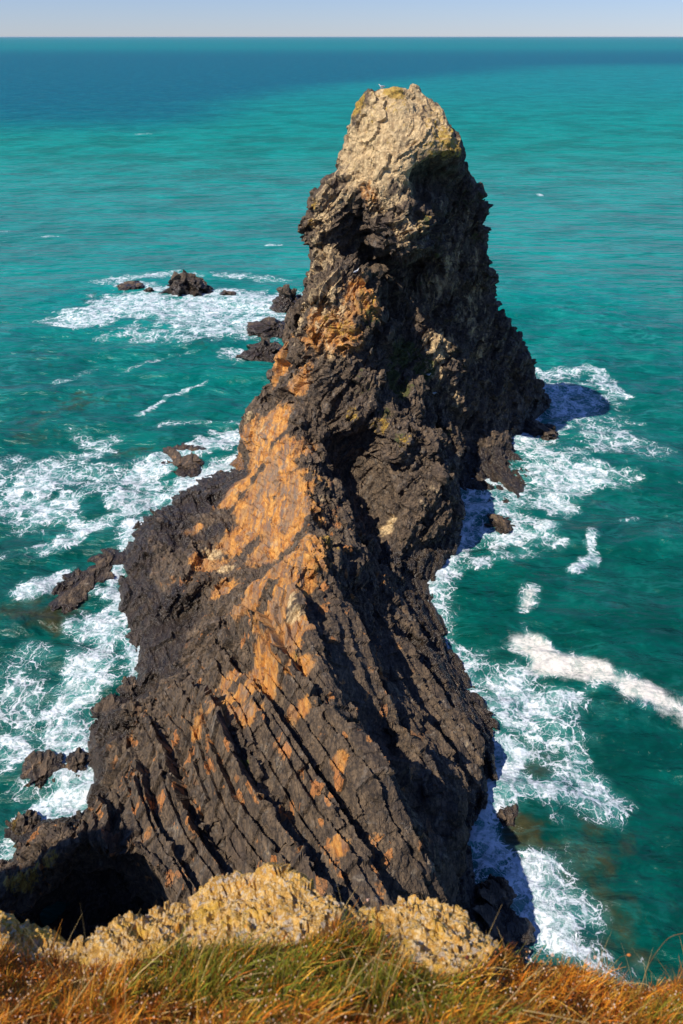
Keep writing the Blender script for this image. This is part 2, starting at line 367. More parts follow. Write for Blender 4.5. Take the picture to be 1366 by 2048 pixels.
INT_Y = [(790,200,78.5),(740,220,79),(760,260,77.2),(830,240,77.8),(870,270,76.2),(800,290,76),(850,310,75.6),(895,300,75.6),(915,308,76.4),(720,290,79.3),
 (700,330,78),(745,340,75.8),(880,345,81),(915,355,82.3),(840,358,79.8),(790,350,74.2),(812,385,73.8),(770,390,73.8),(730,380,75.8),(760,425,74),(735,445,76.8),
 (832,405,77),(855,418,76.4),(800,440,73),(850,450,73.8),(885,430,79.3),(790,486,72),(830,488,72.4),(862,482,74.5),(800,520,79),(850,520,79.3),(900,400,81.5),
 (940,420,82.5),(900,500,80.5),(950,520,83),(645,400,76.5),(680,372,76),(702,400,77.6),(722,440,80.2),(650,450,74.8),(695,460,77.2),(718,500,79.8),(635,500,75),
 (660,530,73.8),(695,525,75),(716,546,73),(640,570,72.8),(680,580,71.6),(738,580,71.8),(645,620,70.6),(605,640,73.5),(580,700,76.5),(600,700,71),(640,665,69.4),
 (690,640,69.2),(748,645,69.8),(700,690,68.2),(742,700,69.4),(765,560,78.8),(768,610,77.5),(780,665,76),(815,600,78.6),(860,580,79),(900,560,80.3),(930,600,81.5),
 (960,620,83),(850,660,77.2),(880,690,75.4),(930,660,79),(965,660,81.8),(870,760,74.2),(912,760,75.3),(924,805,75.8),(905,850,75.4),(800,700,74.4),(795,760,71.6),
 (845,760,73.6),(740,750,68),(1000,705,85),(950,740,80),(1000,780,82.3),(1050,760,86),(960,850,77.5),(1032,830,82.5),(1010,900,75.5),(930,905,74.5),(958,960,69.6),(1010,960,69.8),
 (700,782,66.4),(650,720,67.8),(660,790,65.6),(610,760,69.5),(620,815,66.5),(560,800,70.8),(565,760,73),(500,862,71),(542,862,67.3)]
INT_Z = [(592,850,9),(602,900,9),(484,925,1.6),(500,955,2.7),(540,950,5),(580,950,7.8),(612,960,9),(440,985,1.5),(470,1025,2.5),(520,1040,4),(570,1050,6.5),
 (617,1060,9.1),(420,1050,2),(470,1110,3),(520,1130,4.6),(570,1125,7),(623,1125,9.2),(642,850,9),(640,905,8.6),(655,950,8),(672,1005,7.3),(692,1080,6.6),(705,1150,5.6),
 (652,1100,8.2),(645,1170,8),(682,900,6),(692,950,4),(722,1020,2.6),(752,1100,1.8),(800,1152,1),(835,1185,.5),(705,830,10.5),(750,828,10.6),(790,848,10.2),
 (762,882,7.6),(722,900,6.2),(810,882,9.5),(850,900,8.6),(874,932,7.6),(800,950,6.2),(830,1000,5.6),(884,985,6),(908,1045,3.4),(780,1020,4),(758,960,4.2),(800,1080,3.2),
 (862,1085,2.4),(900,1085,1.2),(918,985,.2),(580,1172,10),(602,1230,10),(622,1300,10.2),(655,1380,10.3),(700,1470,10.6),(750,1560,11),(800,1660,9.6),(850,1765,7.2),
 (612,1185,8.4),(660,1235,7),(700,1205,5.4),(682,1300,6.6),(732,1400,6.2),(775,1500,5.2),(828,1600,5.6),(876,1700,4.6),(760,1230,3.6),(822,1235,1.6),(785,1320,4),(852,1330,2),
 (900,1335,.9),(830,1420,4.2),(900,1420,2.6),(852,1520,4.4),(922,1500,3),(962,1480,1.4),(905,1600,3.6),(952,1590,1.6),(905,1700,2.1),(915,1790,2.2),
 (540,1200,8.4),(550,1290,9),(590,1360,9.8),(500,1170,5.5),(460,1180,3.6),(400,1130,2.5),(330,1080,2),(320,1150,1.8),(290,1220,1.5),(380,1210,1.6),(440,1250,3.0),
 (500,1260,6),(340,1290,1.3),(400,1310,1.9),(470,1335,4.8),(520,1350,8),(420,1375,4.2),(340,1380,1.8),(320,1420,2.5),(440,1420,8),(380,1440,6.5),(300,1450,4),(230,1460,2.5),
 (200,1510,2),(260,1530,4),(330,1520,6),(400,1520,8),(480,1500,9.3),(560,1450,10),(620,1450,10.3),(650,1550,10.5),(560,1560,10),(470,1600,9.5),(380,1620,8.6),(300,1610,7.4),
 (230,1600,5.4),(700,1660,11),(600,1670,10.5),(500,1700,10),(400,1720,9.2),(330,1700,8.6),(760,1765,10.2),(650,1780,11.3),(530,1790,10.5),(430,1800,9.6),
 (215,1640,7.),(130,1668,5.2),(90,1690,4.6),
 # rim of the dark cove and the wall below it
 (-40,1800,4.1),(20,1765,4.7),(70,1742,5.5),(130,1702,6.5),(165,1670,7.6),(210,1674,7.9),(250,1688,8.4),(285,1708,8.8),(312,1752,9.1),(337,1792,9.1),(352,1828,8.9),(372,1890,8.4)]
COVE = [(-40,1860,'Y',21.9),(20,1840,'Y',22.8),(70,1830,'Y',23.4),(120,1795,'Y',24.6),(165,1750,'Y',25.2),(215,1750,'Y',25.2),(258,1768,'Y',24.8),(288,1795,'Y',24.2),(314,1835,'Y',23.2),(339,1878,'Y',21.8),
 (60,1900,'z',.3),(130,1885,'z',.5),(200,1880,'z',.6),(262,1895,'z',.6),(318,1925,'z',.9),(-40,1960,'Y',19.6),(60,1960,'z',.2),(130,1960,'z',.4),(200,1960,'z',.4),(260,1970,'z',.4),(325,1990,'z',.6)]
SOFT_CREASE = [[(600,700),(610,760),(620,815),(592,850),(602,900),(612,960),(617,1060),(623,1125),(580,1172),(602,1230),(622,1300),(655,1380),(700,1470),(750,1560),(800,1660),(850,1765)],
 [(130,1702),(165,1670),(210,1674),(250,1688),(285,1708),(312,1752),(337,1792),(352,1828)],[(810,882),(850,900),(874,932),(884,985),(908,1045)],
 [(850,310),(895,300),(915,308)],[(790,486),(830,488),(862,482)]]

def build_stack():
    L = list(SIL) + [(a, b, 'z', -2.2) for a, b in OUT_R] + BOT + [(a, b, 'z', -2.2) for a, b in OUT_L]
    nb = len(L)
    L += [(a, b, 'z', 0) for a, b in WL_R+WL_L] + [(a, b, 'Y', c) for a, b, c in INT_Y] + [(a, b, 'z', c) for a, b, c in INT_Z] + COVE
    V2 = [Vector((a, -b)) for a, b, _, _ in L]
    loop = list(range(nb))[::-1]
    idx = {(a, b): i for i, (a, b, _, _) in enumerate(L)}
    ce = []
    for pl in SOFT_CREASE:
        for q0, q1 in zip(pl[:-1], pl[1:]): ce.append((idx[q0], idx[q1]))
    r = delaunay_2d_cdt(V2, ce, [loop], 1, 1e-4, True)
    vo, fo, orig = r[0], r[2], r[3]
    V3 = []
    for i, v in enumerate(vo):
        if orig[i]:
            a, b, k, c = L[orig[i][0]]; V3.append(W(a, b, **{k: c}))
        else: V3.append(W(v.x, -v.y, z=0))
    mp = {o: i for i, oo in enumerate(orig) for o in oo}
    poly = np.array([(L[i][0], -L[i][1]) for i in range(nb)], float)
    def inside(x, y):
        x0, y0 = poly[:, 0], poly[:, 1]; x1, y1 = np.roll(x0, -1), np.roll(y0, -1)
        k = ((y0 > y) != (y1 > y)) & (x < (x1-x0)*(y-y0)/(y1-y0+1e-12)+x0); return k.sum() % 2 == 1
    fo = [f for f in fo if inside(sum(vo[i].x for i in f)/3, sum(vo[i].y for i in f)/3)]
    T = [tuple(f) for f in fo]
    V3 = [np.array(v) for v in V3]
    ns = len(SIL); ring = [mp[i] for i in range(ns)]
    prev = ring
    for step, (dY, lerp, zf, dz) in enumerate(((3.5, .12, .93, -1.0), (8, .35, .72, -1.5), (12, .45, .35, -2), (15, .35, 0, -2.5))):
        cur = []
        for i in range(ns):
            p = V3[ring[i]]; q = p.copy(); q[0] += (5.5-p[0])*lerp; q[1] += dY; q[2] = p[2]*zf+dz
            cur.append(len(V3)); V3.append(q)
        for i in range(ns-1):
            T += [(prev[i], cur[i], cur[i+1]), (prev[i], cur[i+1], prev[i+1])]
        prev = cur
    V = np.array(V3); T = np.array(T)
    # one consistent winding: faces seen by the camera must point to it
    nfront = len(fo)
    c = V[T].mean(1); fn = np.cross(V[T[:, 1]]-V[T[:, 0]], V[T[:, 2]]-V[T[:, 0]])
    tocam = np.array((0, 0, H))-c
    if (np.einsum('ij,ij->i', fn[:nfront], tocam[:nfront]) > 0).mean() < .5: T[:nfront] = T[:nfront][:, ::-1]
    out = c-np.array((4, 78, 15))
    if (np.einsum('ij,ij->i', fn[nfront:], out[nfront:]) > 0).mean() < .5: T[nfront:] = T[nfront:][:, ::-1]
    crease = np.zeros((len(V), 1))
    for pl in SOFT_CREASE:
        for q in pl: crease[mp[idx[q]]] = 1
    V, T, A = split(V, T, lambda m: np.full(len(m), 1.6), crease, 5)
    V = smooth(V, T, 3, .5, np.clip(A[:, 0], 0, 1)*.8)
    # --- folds and big masses
    N = vnorm(V, T)
    V = V + N*(.40*fbm(V/7., 1, 11))[:, None]*sstep(V[:, 2], -1, 3)[:, None]
    V, T, A = split(V, T, lambda m: np.full(len(m), .6), A, 4)
    V = smooth(V, T, 1, .3)
    N = vnorm(V, T)
    v1, e1 = facets(np.column_stack([V[:, 0], V[:, 1]*.8, V[:, 2]*.7])/2.9 + .25*np.column_stack([fbm(V/3, 2, 31), fbm(V/3, 2, 32), fbm(V/3, 2, 33)]), 41, .9)
    zone = zones(V)
    hi = sstep(V[:, 2], 8, 14)*sstep(V[:, 1], 58, 66)
    R = beds(V, .35+1.5*hi); bb = blocks(R/np.array((2.4, 6., 4.)), 45, 1.2)
    V = V + N*((v1*.30+bb*.42)*(1-.65*sstep(V[:, 2], 28, 33))*(1-.93*zone['face'])*(1-.6*zone['slab'])*sstep(V[:, 2], -1, 2))[:, None]
    lim = lambda m: np.clip(np.linalg.norm(m-np.array((0, 0, H)), axis=1)/759*np.where((m[:, 1] < 44) & (m[:, 2] > 1.5), 1.55, 2.05), .075, .4)*np.where(m[:, 1] > 91, 3, 1)*np.where(m[:, 2] < -.8, 4, 1)
    V, T, A = split(V, T, lim, A, 6)
    V = smooth(V, T, 1, .25)
    N = vnorm(V, T); z = zones(V)
    D = detail(V, z)
    V = V + N*D[:, None]
    print('STACK', len(V), len(T), round(time.time()-T0, 1))
    return V, T

def zones(V):
    Y = V[:, 1]
    wob = 1.5*vnoise(V/4, 5)
    slab = sstep(-Y+wob, -46, -38)*sstep(V[:, 2]+2.6*sstep(V[:, 0], -2, 2), 3, 5.5)
    P0, P1 = np.array((-7.5, 66, 4.)), np.array((-5.5, 47, 6.))
    d = P1-P0; t = np.clip(((V-P0)@d)/(d@d), 0, 1); dist = np.linalg.norm(V-(P0+t[:, None]*d), axis=1)
    face = 1-sstep(dist+wob*.6, 3.8, 7.0)
    face = face*sstep(-V[:, 0], 1.5, 4)
    return {'slab': slab, 'face': face}

LD = np.array((.44, -.87, .20)); LD /= np.linalg.norm(LD)
CD = np.array((.89, .45, 0.)); CD /= np.linalg.norm(CD)
def slab_relief(V):
    c = V@CD + .7*vnoise(V/8, 61) + .04*vnoise(V/1.3, 62); u = V@LD
    def layer(c, lam, s):
        q = c/lam; i = np.floor(q)
        # jittered layer borders
        j0 = (_h(i, i*0, i*0, s)-.5)*.6; j1 = (_h(i+1, i*0, i*0, s)-.5)*.6
        lo = i+j0; hi = i+1+j1
        i = np.where(q < lo, i-1, np.where(q > hi, i+1, i))
        j0 = (_h(i, i*0, i*0, s)-.5)*.6; j1 = (_h(i+1, i*0, i*0, s)-.5)*.6
        return i, (q-(i+j0))/(1+j1-j0)
    i, f = layer(c, 2.5, 71)
    amp = .45+1.5*_h(i, i*0, i*0, 72)
    h = amp*(f-.55)
    k, g = layer(c+.06*vnoise(V/2.1, 64), .66, 73)
    h += (.12+.52*_h(k, k*0, i, 74)**2)*(g-.5)
    # cross joints break every bed into blocks
    uu = u+.10*vnoise(V/1.1, 65)+1.7*_h(k, k*0, k*0, 75)
    b = np.floor(uu/1.9); h += .26*(_h(b, k, k*0, 76)-.5) + .14*((uu/1.9-b)-.5)
    b2 = np.floor((uu+.3*c)/.45); h += .10*(_h(b2, k, k*0, 77)-.5)
    return h+.05*((c/.16) % 1-.5)*sstep(vnoise(V/1.7, 66), -.2, .5)
BNv = np.array((-.62, -.30, .72)); BNv -= (BNv@LD)*LD; BNv /= np.linalg.norm(BNv); C3 = np.cross(LD, BNv)
def blocks(q, s, tilt=.5):
    """bedded, jointed blocks: q = (across the beds, along the strike, down the bed), in units of one block"""
    z0 = np.zeros(len(q), dtype=np.int64)
    q0 = q[:, 0]+.35*vnoise(np.column_stack([q[:, 0]*.7, q[:, 0]*0, q[:, 0]*0]), s+9)
    i = np.floor(q0).astype(np.int64); f0 = q0-i
    q1 = q[:, 1]+3.7*_h(i, z0, z0, s); j = np.floor(q1).astype(np.int64); f1 = q1-j
    q2 = q[:, 2]+2.9*_h(i, j, z0, s+1); k = np.floor(q2).astype(np.int64); f2 = q2-k
    return _h(i, j, k, s+2)*2-1 + tilt*((_h(i, j, k, s+3)-.5)*(f0-.5)+(_h(i, j, k, s+4)-.5)*(f1-.5)+(_h(i, j, k, s+5)-.5)*(f2-.5))*2
def beds(V, fold):
    Wd = np.column_stack([fbm(V/7., 2, 81), fbm(V/7., 2, 82), fbm(V/7., 2, 83)])*fold[:, None]
    Ws = np.column_stack([fbm(V/1.1, 3, 84), fbm(V/1.1, 3, 85), fbm(V/1.1, 3, 86)])*.06
    P = V+Wd+Ws
    return np.column_stack([P@BNv, P@LD, P@C3])
def detail(V, z):
    calm = 1-.80*z['face']; sl = z['slab']
    high = sstep(V[:, 2], 8, 14)*sstep(V[:, 1], 58, 66); top = sstep(V[:, 2], 25, 29)
    R = beds(V, .35+2.2*high)
    a = blocks(R/np.array((.85, 3.6, 2.3)), 91, 1.3); b = blocks(R/np.array((.30, 1.7, 1.0)), 101, 1.3); c = blocks(R/np.array((.12, .9, .45)), 111, 1.)
    d = (1-.85*sl)*calm*((.34+.12*high-.30*top)*a + (.17-.13*top)*b) + (.07*(1-.3*z['face'])*(1-.95*top)*(1-.6*sl))*c
    d += sl*slab_relief(V)
    d += high*(1-.95*top)*.10*(np.abs((R[:, 0]/.33) % 1-.5)*4-1)*sstep(vnoise(V/2.5, 112), -.3, .3)
    d += .012*ridged(V/.3, 2, 121)
    d += .07*(1-sl)*calm*(1-.9*top)*((R[:, 0]/.24+.3*_h(np.floor(R[:, 0]/.24), R[:, 0]*0, np.floor(R[:, 1]/2), 7)) % 1-.5)*(.5+.5*vnoise(V/2., 122))
    d += top*(.20*fbm(V/1.3, 4, 171)+.10*ridged(V/.9, 3, 172))
    fb_ = blocks(np.column_stack([V@CD, V@LD*.3, V@C3])/np.array((.55, .5, 1.1))+.15*np.column_stack([fbm(V/2., 3, 181), fbm(V/2., 3, 182), fbm(V/2., 3, 183)]), 184, 1.6)
    d += z['face']*.10*fb_
    d += z['face']*.05*ridged(np.column_stack([V@CD*1.8, V@LD*.3, V[:, 2]*.3]), 3, 141)
    d *= sstep(V[:, 2], -1.6, .6)*.8+.2
    d *= 1-.45*(1-sstep(V[:, 2], .8, 4.))*(1-sl)
    cove = (1-sstep(np.linalg.norm((V-np.array((-8, 22.5, 1)))/np.array((8, 2.5, 6)), axis=1), .8, 1.3))
    return d*(1-.7*cove)

V, T = build_stack()
# colour zones: kind, (seen at px, py), radius in metres, strength
BLOBS = {'ochre': [(600,1160,1.6,.9),(560,1190,1.8,.95),(590,1260,1.4,.8),(540,1340,1.6,.85),(600,1340,1.,.7),(500,1370,1.6,.75),(460,1430,1.2,.7),(500,1430,1.,.6),(415,1120,1.4,.7),(450,1180,1.5,.6),(380,1060,1.,.6),(545,850,3,1),(490,870,2.2,.9),(485,930,2.2,.9),(478,970,2,.8),(450,1010,1.6,.6),(520,900,3.4,1),(560,930,3.5,1),(530,980,3.6,1),(570,1010,3.4,1),(560,1070,3.2,1),(600,1110,2.4,1),(500,1060,2.6,.8),(470,1090,2,.75),(540,1150,2.4,.95),
   (500,1200,1.8,.8),(550,1230,2,.95),(570,1290,2,.85),(520,1320,2,.8),(470,1350,1.8,.75),(450,1400,1.3,.7),(400,1460,1,.6),(430,1130,1.3,.7),(395,1055,.7,.9),(615,1010,1.6,.8),(620,1080,1.4,.8),
   (570,740,2.5,.7),(560,700,2,.6),(600,760,2,.6),(620,660,2.5,.6),(680,660,2.4,.75),(720,600,2.2,.8),(740,380,1.5,.45),(540,1390,1.2,.6),(590,1420,1,.6),(680,1520,.6,.6),(680,1690,.7,.7)],
 'pale': [(930,450,2.6,.36),(900,520,2.6,.4),(950,600,2.6,.42),(870,570,2.2,.38),(975,660,2,.36),(880,400,1.6,.3),(840,500,1.6,.35),(832,182,1.8,1),(660,400,1.8,.6),(640,450,1.8,.6),(700,400,1.2,.5),(650,520,1.6,.6),(660,560,1.6,.55),(720,480,1.5,.3),(900,560,2.2,.42),(930,640,2.4,.5),(960,700,2,.42),(860,610,1.6,.4),(950,520,2,.38),(905,800,1.5,.45),(700,1010,1.2,.3),(650,1000,1.2,.35),(880,250,2.6,.8),(890,280,2.,.6),(850,290,2,.7),(700,250,2,.7),(760,350,2.2,.8),(690,390,1.5,.5),(640,420,1.5,.45),(625,470,1.5,.4),(640,540,2,.5),(590,600,2,.5),(670,600,2,.5),(840,450,1.5,.5),(790,220,3.5,1),(750,260,3.5,1),(830,260,3,.9),(730,320,3,.85),(790,320,3,.9),(700,300,2.5,.8),(800,370,2.2,.6),(690,350,2,.6),(760,400,2,.5),(810,460,2,.6),(650,420,2.2,.55),(640,480,2.,.5),  # pale rock, plus a colour lift painted on the shaded right flank
   (640,600,3,.5),(600,640,2.5,.5),(660,700,2,.4),(880,690,2.2,.62),(870,740,1.6,.5),(940,640,1.8,.4),(430,1110,1.2,.75),(450,1140,1,.7),(590,1230,.9,.7),(580,1200,.7,.8),(770,1060,.8,.8),(785,1040,.6,.7),(520,880,3,.3),(860,990,1.5,.3),(500,830,1.5,.5)],
 'lichen': [(800,210,1.5,.45),(740,240,1.5,.4),(900,270,1.6,.65),(700,330,1.5,.35),(880,250,2.6,.45),(840,310,2,.4),(760,200,2,.35),(740,300,2,.3),(870,300,2,.5),(718,212,1.5,.8),(790,182,1.1,1),(900,285,2.2,.7),(860,300,1.6,.55),(920,300,1,.7),(628,412,1.1,.6),(616,450,1,.5),(690,660,1.6,.55),(660,640,1.4,.5),(730,610,1.6,.5),(850,440,1.3,.55),(760,850,1.4,.55),
   (810,880,1.2,.5),(660,1085,1.2,.6),(700,830,1.3,.45),(40,1755,1.2,.8),(90,1720,.9,.6),(800,240,4,.25),(640,960,2,.35),(600,1310,.9,.4)],
 'moss': [(940,400,2,.45),(960,480,2,.4),(880,500,2,.4),(840,560,2.4,.35),(720,760,1.5,.45),(890,860,1.4,.4),(850,440,.9,.7),(800,700,2.6,.75),(790,770,2.4,.75),(840,740,2.,.7),(740,640,1.2,.5),(800,870,1,.6),(880,640,1.5,.35),(940,440,1.5,.35),(490,1530,.5,.8),(380,1215,.6,.5),(770,820,1.5,.5),(760,560,2,.3)]}
PX, PY, DD = proj(V)
bvh = BVHTree.FromPolygons(V.tolist(), T.tolist())
def hit(px, py, tree=None):
    d = Vector(W(px, py, Y=10.)-np.array((0, 0, H))).normalized()
    r = (tree or bvh).ray_cast(Vector((0, 0, H)), d)
    return r[0]
att = {}
n_low = vnoise(V/1.5, 201)*.25
for k, bl in BLOBS.items():
    a = np.zeros(len(V))
    for px, py, r, s in bl:
        q = hit(px, py)
        if q is None: continue
        dist = np.linalg.norm(V-np.array(q), axis=1)/r
        a = np.maximum(a, s*(1-sstep(dist+n_low, .35, 1.35)))
    att[k] = a
att['wet'] = 1-sstep(V[:, 2]+.8*vnoise(V/2.2, 203), .6, 3.2)
att['flake'] = sstep(-V[:, 1], -60, -48)*sstep(V[:, 2], 1.2, 3)*sstep(V[:, 0]*-1, -6, -2)
stack = make('sea_stack', V, T, M_ROCK, att, smooth=False)
tag(stack, 'tall jagged slate sea stack with pale head, orange flank and long black slabby ridge', 'sea stack')
print('stack made', round(time.time()-T0, 1))

# ------------------------------------------------------------------ loose rocks in the surf
def ico(n):
    import bmesh
    bm = bmesh.new(); bmesh.ops.create_icosphere(bm, subdivisions=n, radius=1)
    v = np.array([q.co[:] for q in bm.verts]); f = np.array([[w.index for w in q.verts] for q in bm.faces]); bm.free(); return v, f
ICO5 = ico(6); ICO4 = ico(5)
ROCK_LIST = [ # px, py of the water line in front, width px, height px, depth/width, rotation, label
 (372,582,92,3.6,.8,.1,'largest dark pyramid rock in the far left surf, foam all round it'),
 (262,572,46,0.5,1.2,.2,'low brown rock awash at the far left end of the surf patch'),
 (299,583,18,0.8,1,.0,'tiny dark rock just left of the pyramid rock in the surf'),
 (455,588,34,0.6,1,.0,'small flat brown rock right of the pyramid rock in white water'),
 (578,610,64,3.0,1.3,.3,'dark rock against the left foot of the stack, highest of the three there'),
 (548,660,78,1.8,1.4,.2,'dark rock against the left foot of the stack, middle of the three there'),
 (530,705,66,2.0,1.2,-.2,'dark rock against the left foot of the stack, lowest of the three there'),
 (368,922,84,.5,1.5,.3,'flat dark reddish rock washed by white water left of the orange flank'),
 (196,1150,84,.6,2.6,-.35,'long black shelf rock beside a channel of white foam left of the ridge'),
 (140,1165,46,0.5,1.8,-.4,'low wet rock outside the long black shelf rock, half under foam'),
 (82,1540,66,.45,1.2,.2,'round brown rock in foam near the left edge, well clear of the ridge'),
 (150,1530,40,.35,1.6,.1,'narrow wet rock in foam between the round brown rock and the ridge'),
 (262,1380,42,0.5,1.6,.2,'low brown rock in lacy foam beside the left foot of the slabs'),
 (228,1412,66,0.5,1.0,.4,'flat wet rock at the notch in the left shore of the ridge'),
 (55,1665,60,1.0,1.2,.3,'weedy brown rock in white water above the dark cove'),
 (1000,1048,52,.5,1.2,.2,'wet brown rock with water pouring off at the right foot of the stack'),
 (1078,865,60,1.0,1.2,.2,'low dark rock at the far right tip of the stack foot'),
 (1015,1630,44,.3,1.4,-.5,'low brown rock breaking the surf right of the slabs'),
 (985,1800,60,0.8,1.5,-.5,'small glossy rock in foam at the right foot of the slabs'),
 (990,1870,92,.9,1.2,-.6,'biggest glossy black rock beside the yellow outcrop at the cliff edge'),
 (950,1440,60,0.6,1.5,.3,'low wet rock in lacy foam under the shaded wall of the ridge'),
]
for k, (px, py, wpx, hpx, dr, rz, lab) in enumerate(ROCK_LIST):
    c = W(px, py, z=0); t = np.linalg.norm(c-np.array((0, 0, H)))
    rx = wpx/F*t/2; sl = (H)/t
    hz = hpx
    v, f = (ICO5 if wpx > 55 and k else ICO4); 
    v, f = ICO5 if wpx > 50 else ICO4
    q = v.copy()
    if hpx >= 1.7: q[:, :2] *= (1.12-.62*np.clip(q[:, 2:3], 0, 1))
    q[:, 2] = np.sign(q[:, 2])*np.abs(q[:, 2])**.9
    q = q*np.array((rx, rx*dr, hz)); cr, sr = math.cos(rz), math.sin(rz)
    q = np.column_stack([q[:, 0]*cr-q[:, 1]*sr, q[:, 0]*sr+q[:, 1]*cr, q[:, 2]])
    q0 = q + c; nn = v
    sc_ = rx
    q = q + nn*np.array((1, 1, min(1, hz/sc_)))*(.28*sc_*fbm(q0/sc_*.9, 3, 300+k))[:, None]
    Rr = np.column_stack([q0@BNv, q0@LD, q0@C3])+.1*sc_*np.column_stack([fbm(q0/sc_, 2, 1), fbm(q0/sc_, 2, 2), fbm(q0/sc_, 2, 3)])
    a = blocks(Rr/(sc_*np.array((.35, .9, .6))), 310+k, 1.); a2 = blocks(Rr/(sc_*np.array((.13, .4, .25))), 410+k, 1.)
    q = q + nn*np.array((1, 1, hz/sc_ if hz < sc_ else 1))*(sc_*.24*a+sc_*.09*a2)[:, None]
    q[:, 2] -= hz*.12
    if hpx < 1.1: q[:, 2] = np.minimum(q[:, 2], hz*.8+.1*a)
    VV = q + c
    at = {n: np.zeros(len(VV)) for n in ('ochre', 'pale', 'lichen', 'moss', 'flake')}
    if 'brown' in lab or 'reddish' in lab: at['ochre'][:] = .12
    if 'weedy' in lab: at['lichen'][:] = .35
    at['wet'] = 1-sstep(VV[:, 2], .2*hz, 1.0*hz)*.8
    o = make('sea_rock', q, f, M_ROCK, at, smooth=False); o.location = c
    tag(o, lab, 'rock', 'rocks awash round the stack')

# ------------------------------------------------------------------ sea
def axis(lo, hi, step, far_lo, far_hi, g=1.06):
    a = list(np.arange(lo, hi, step)); s = step; x = a[-1]
    while x < far_hi: s *= g; x += s; a.append(x)
    s = step; x = lo; b = []
    while x > far_lo: s *= g; x -= s; b.append(x)
    return np.array(b[::-1]+a)
xs = axis(-62, 62, .30, -60000, 60000); ys = axis(12, 165, .32, -400, 90000)
GX, GY = np.meshgrid(xs, ys); SV = np.column_stack([GX.ravel(), GY.ravel(), np.zeros(GX.size)])
nx, ny = len(xs), len(ys)
ii = np.arange(nx*ny).reshape(ny, nx)
SF = np.stack([ii[:-1, :-1].ravel(), ii[:-1, 1:].ravel(), ii[1:, 1:].ravel(), ii[1:, :-1].ravel()], 1)
FOAM = [([(200,562),(330,548),(480,552),(560,562)],26,.6),([(160,640),(260,612),(400,602),(570,602)],62,.8),([(250,600),(400,630),(540,640)],80,.75),([(280,670),(420,660),(545,655)],62,.72),([(480,705),(548,705)],40,.8),
 ([(240,565),(330,580),(450,585),(520,600)],26,1.15),([(300,610),(420,620)],25,1.),([(165,650),(140,625)],18,.5),([(230,745),(300,720),(400,700)],12,.45),([(280,830),(340,790),(412,765)],9,.95),([(60,640),(170,655)],12,.4),
 ([(60,772),(130,762),(180,735)],20,.42),([(470,872),(400,895),(310,930),(240,1000)],40,1.1),([(462,925),(380,960),(300,1005),(230,1030)],28,1.15),([(0,940),(90,950),(200,900)],60,.62),
 ([(0,1010),(120,1010),(230,950)],55,.66),([(0,965),(60,1050)],50,.55),([(340,850),(475,845)],24,.6),([(150,850),(200,910)],25,.42),([(100,1100),(170,1062),(250,1030)],26,.85),([(60,1180),(120,1162),(170,1180)],30,.9),
 ([(258,1055),(238,1130),(218,1195)],12,1.3),([(160,1245),(205,1250),(235,1210)],38,1.15),([(215,1290),(190,1320),(160,1390),(120,1440)],48,.72),([(240,1270),(272,1340),(285,1400)],22,.95),([(60,1320),(30,1420),(10,1500)],60,.52),
 ([(0,1180),(60,1210)],28,.36),([(120,1480),(150,1550),(120,1625),(40,1700),(-20,1745)],44,1.02),([(175,1480),(185,1560),(150,1630)],18,1.1),([(20,1600),(60,1570)],50,.62),([(0,1120),(60,1110)],25,.4),([(0,1500),(60,1460),(120,1450)],30,.55),
 ([(1085,748),(1180,738),(1245,790)],20,.78),([(1105,790),(1140,830),(1200,880),(1290,890)],70,.62),([(1090,760),(1170,790),(1230,840)],60,.5),([(1065,860),(1090,930),(1120,970),(1180,930)],46,.78),([(1060,1000),(1120,1010),(1180,960),(1260,955)],38,.62),
 ([(1090,1080),(1010,1075),(940,1062)],42,.9),([(1040,1040),(1080,1055)],26,1.15),([(900,1150),(960,1122),(1060,1105)],24,.72),([(1182,1070),(1186,1115),(1150,1135)],17,1.1),([(1062,1178),(1047,1212)],22,.95),([(1040,1230),(1062,1270)],14,.55),
 ([(1052,1280),(1090,1318),(1200,1350),(1300,1390),(1380,1424)],31,1.0),([(1075,1300),(1115,1330)],36,1.3),([(940,1360),(1000,1350),(1080,1400),(1120,1440)],75,.6),([(1080,1480),(1150,1540),(1190,1600)],60,.5),([(960,1420),(1020,1440),(1110,1400)],34,.6),([(1005,1478),(1045,1500)],15,1.4),
 ([(1000,1530),(1060,1580),(1130,1600),(1195,1608)],40,.85),([(1003,1490),(1012,1590)],26,1.15),([(960,1665),(980,1720),(1040,1780),(1110,1850)],42,.74),([(952,1685),(975,1665)],20,1.2),([(1090,1760),(1180,1830),(1190,1890)],60,.6),([(1020,1720),(1100,1800),(1120,1880)],70,.55),
 ([(1010,1840),(1100,1890)],38,.6),([(1240,1042),(1275,1035)],12,.6),([(1078,389),(1080,390)],5,1.4),([(535,490),(565,489)],7,.9),([(90,473),(115,473)],7,.9),([(0,463),(18,461)],7,.8),([(860,1170),(880,1260),(930,1340)],12,.5),
 ([(1100,1480),(1180,1560)],40,.42),([(1130,1680),(1160,1780)],30,.35),([(430,860),(475,880)],16,.9),([(1280,930),(1366,960)],14,.3),([(1190,1480),(1250,1540)],20,.25),([(270,268),(295,268)],10,.5)]
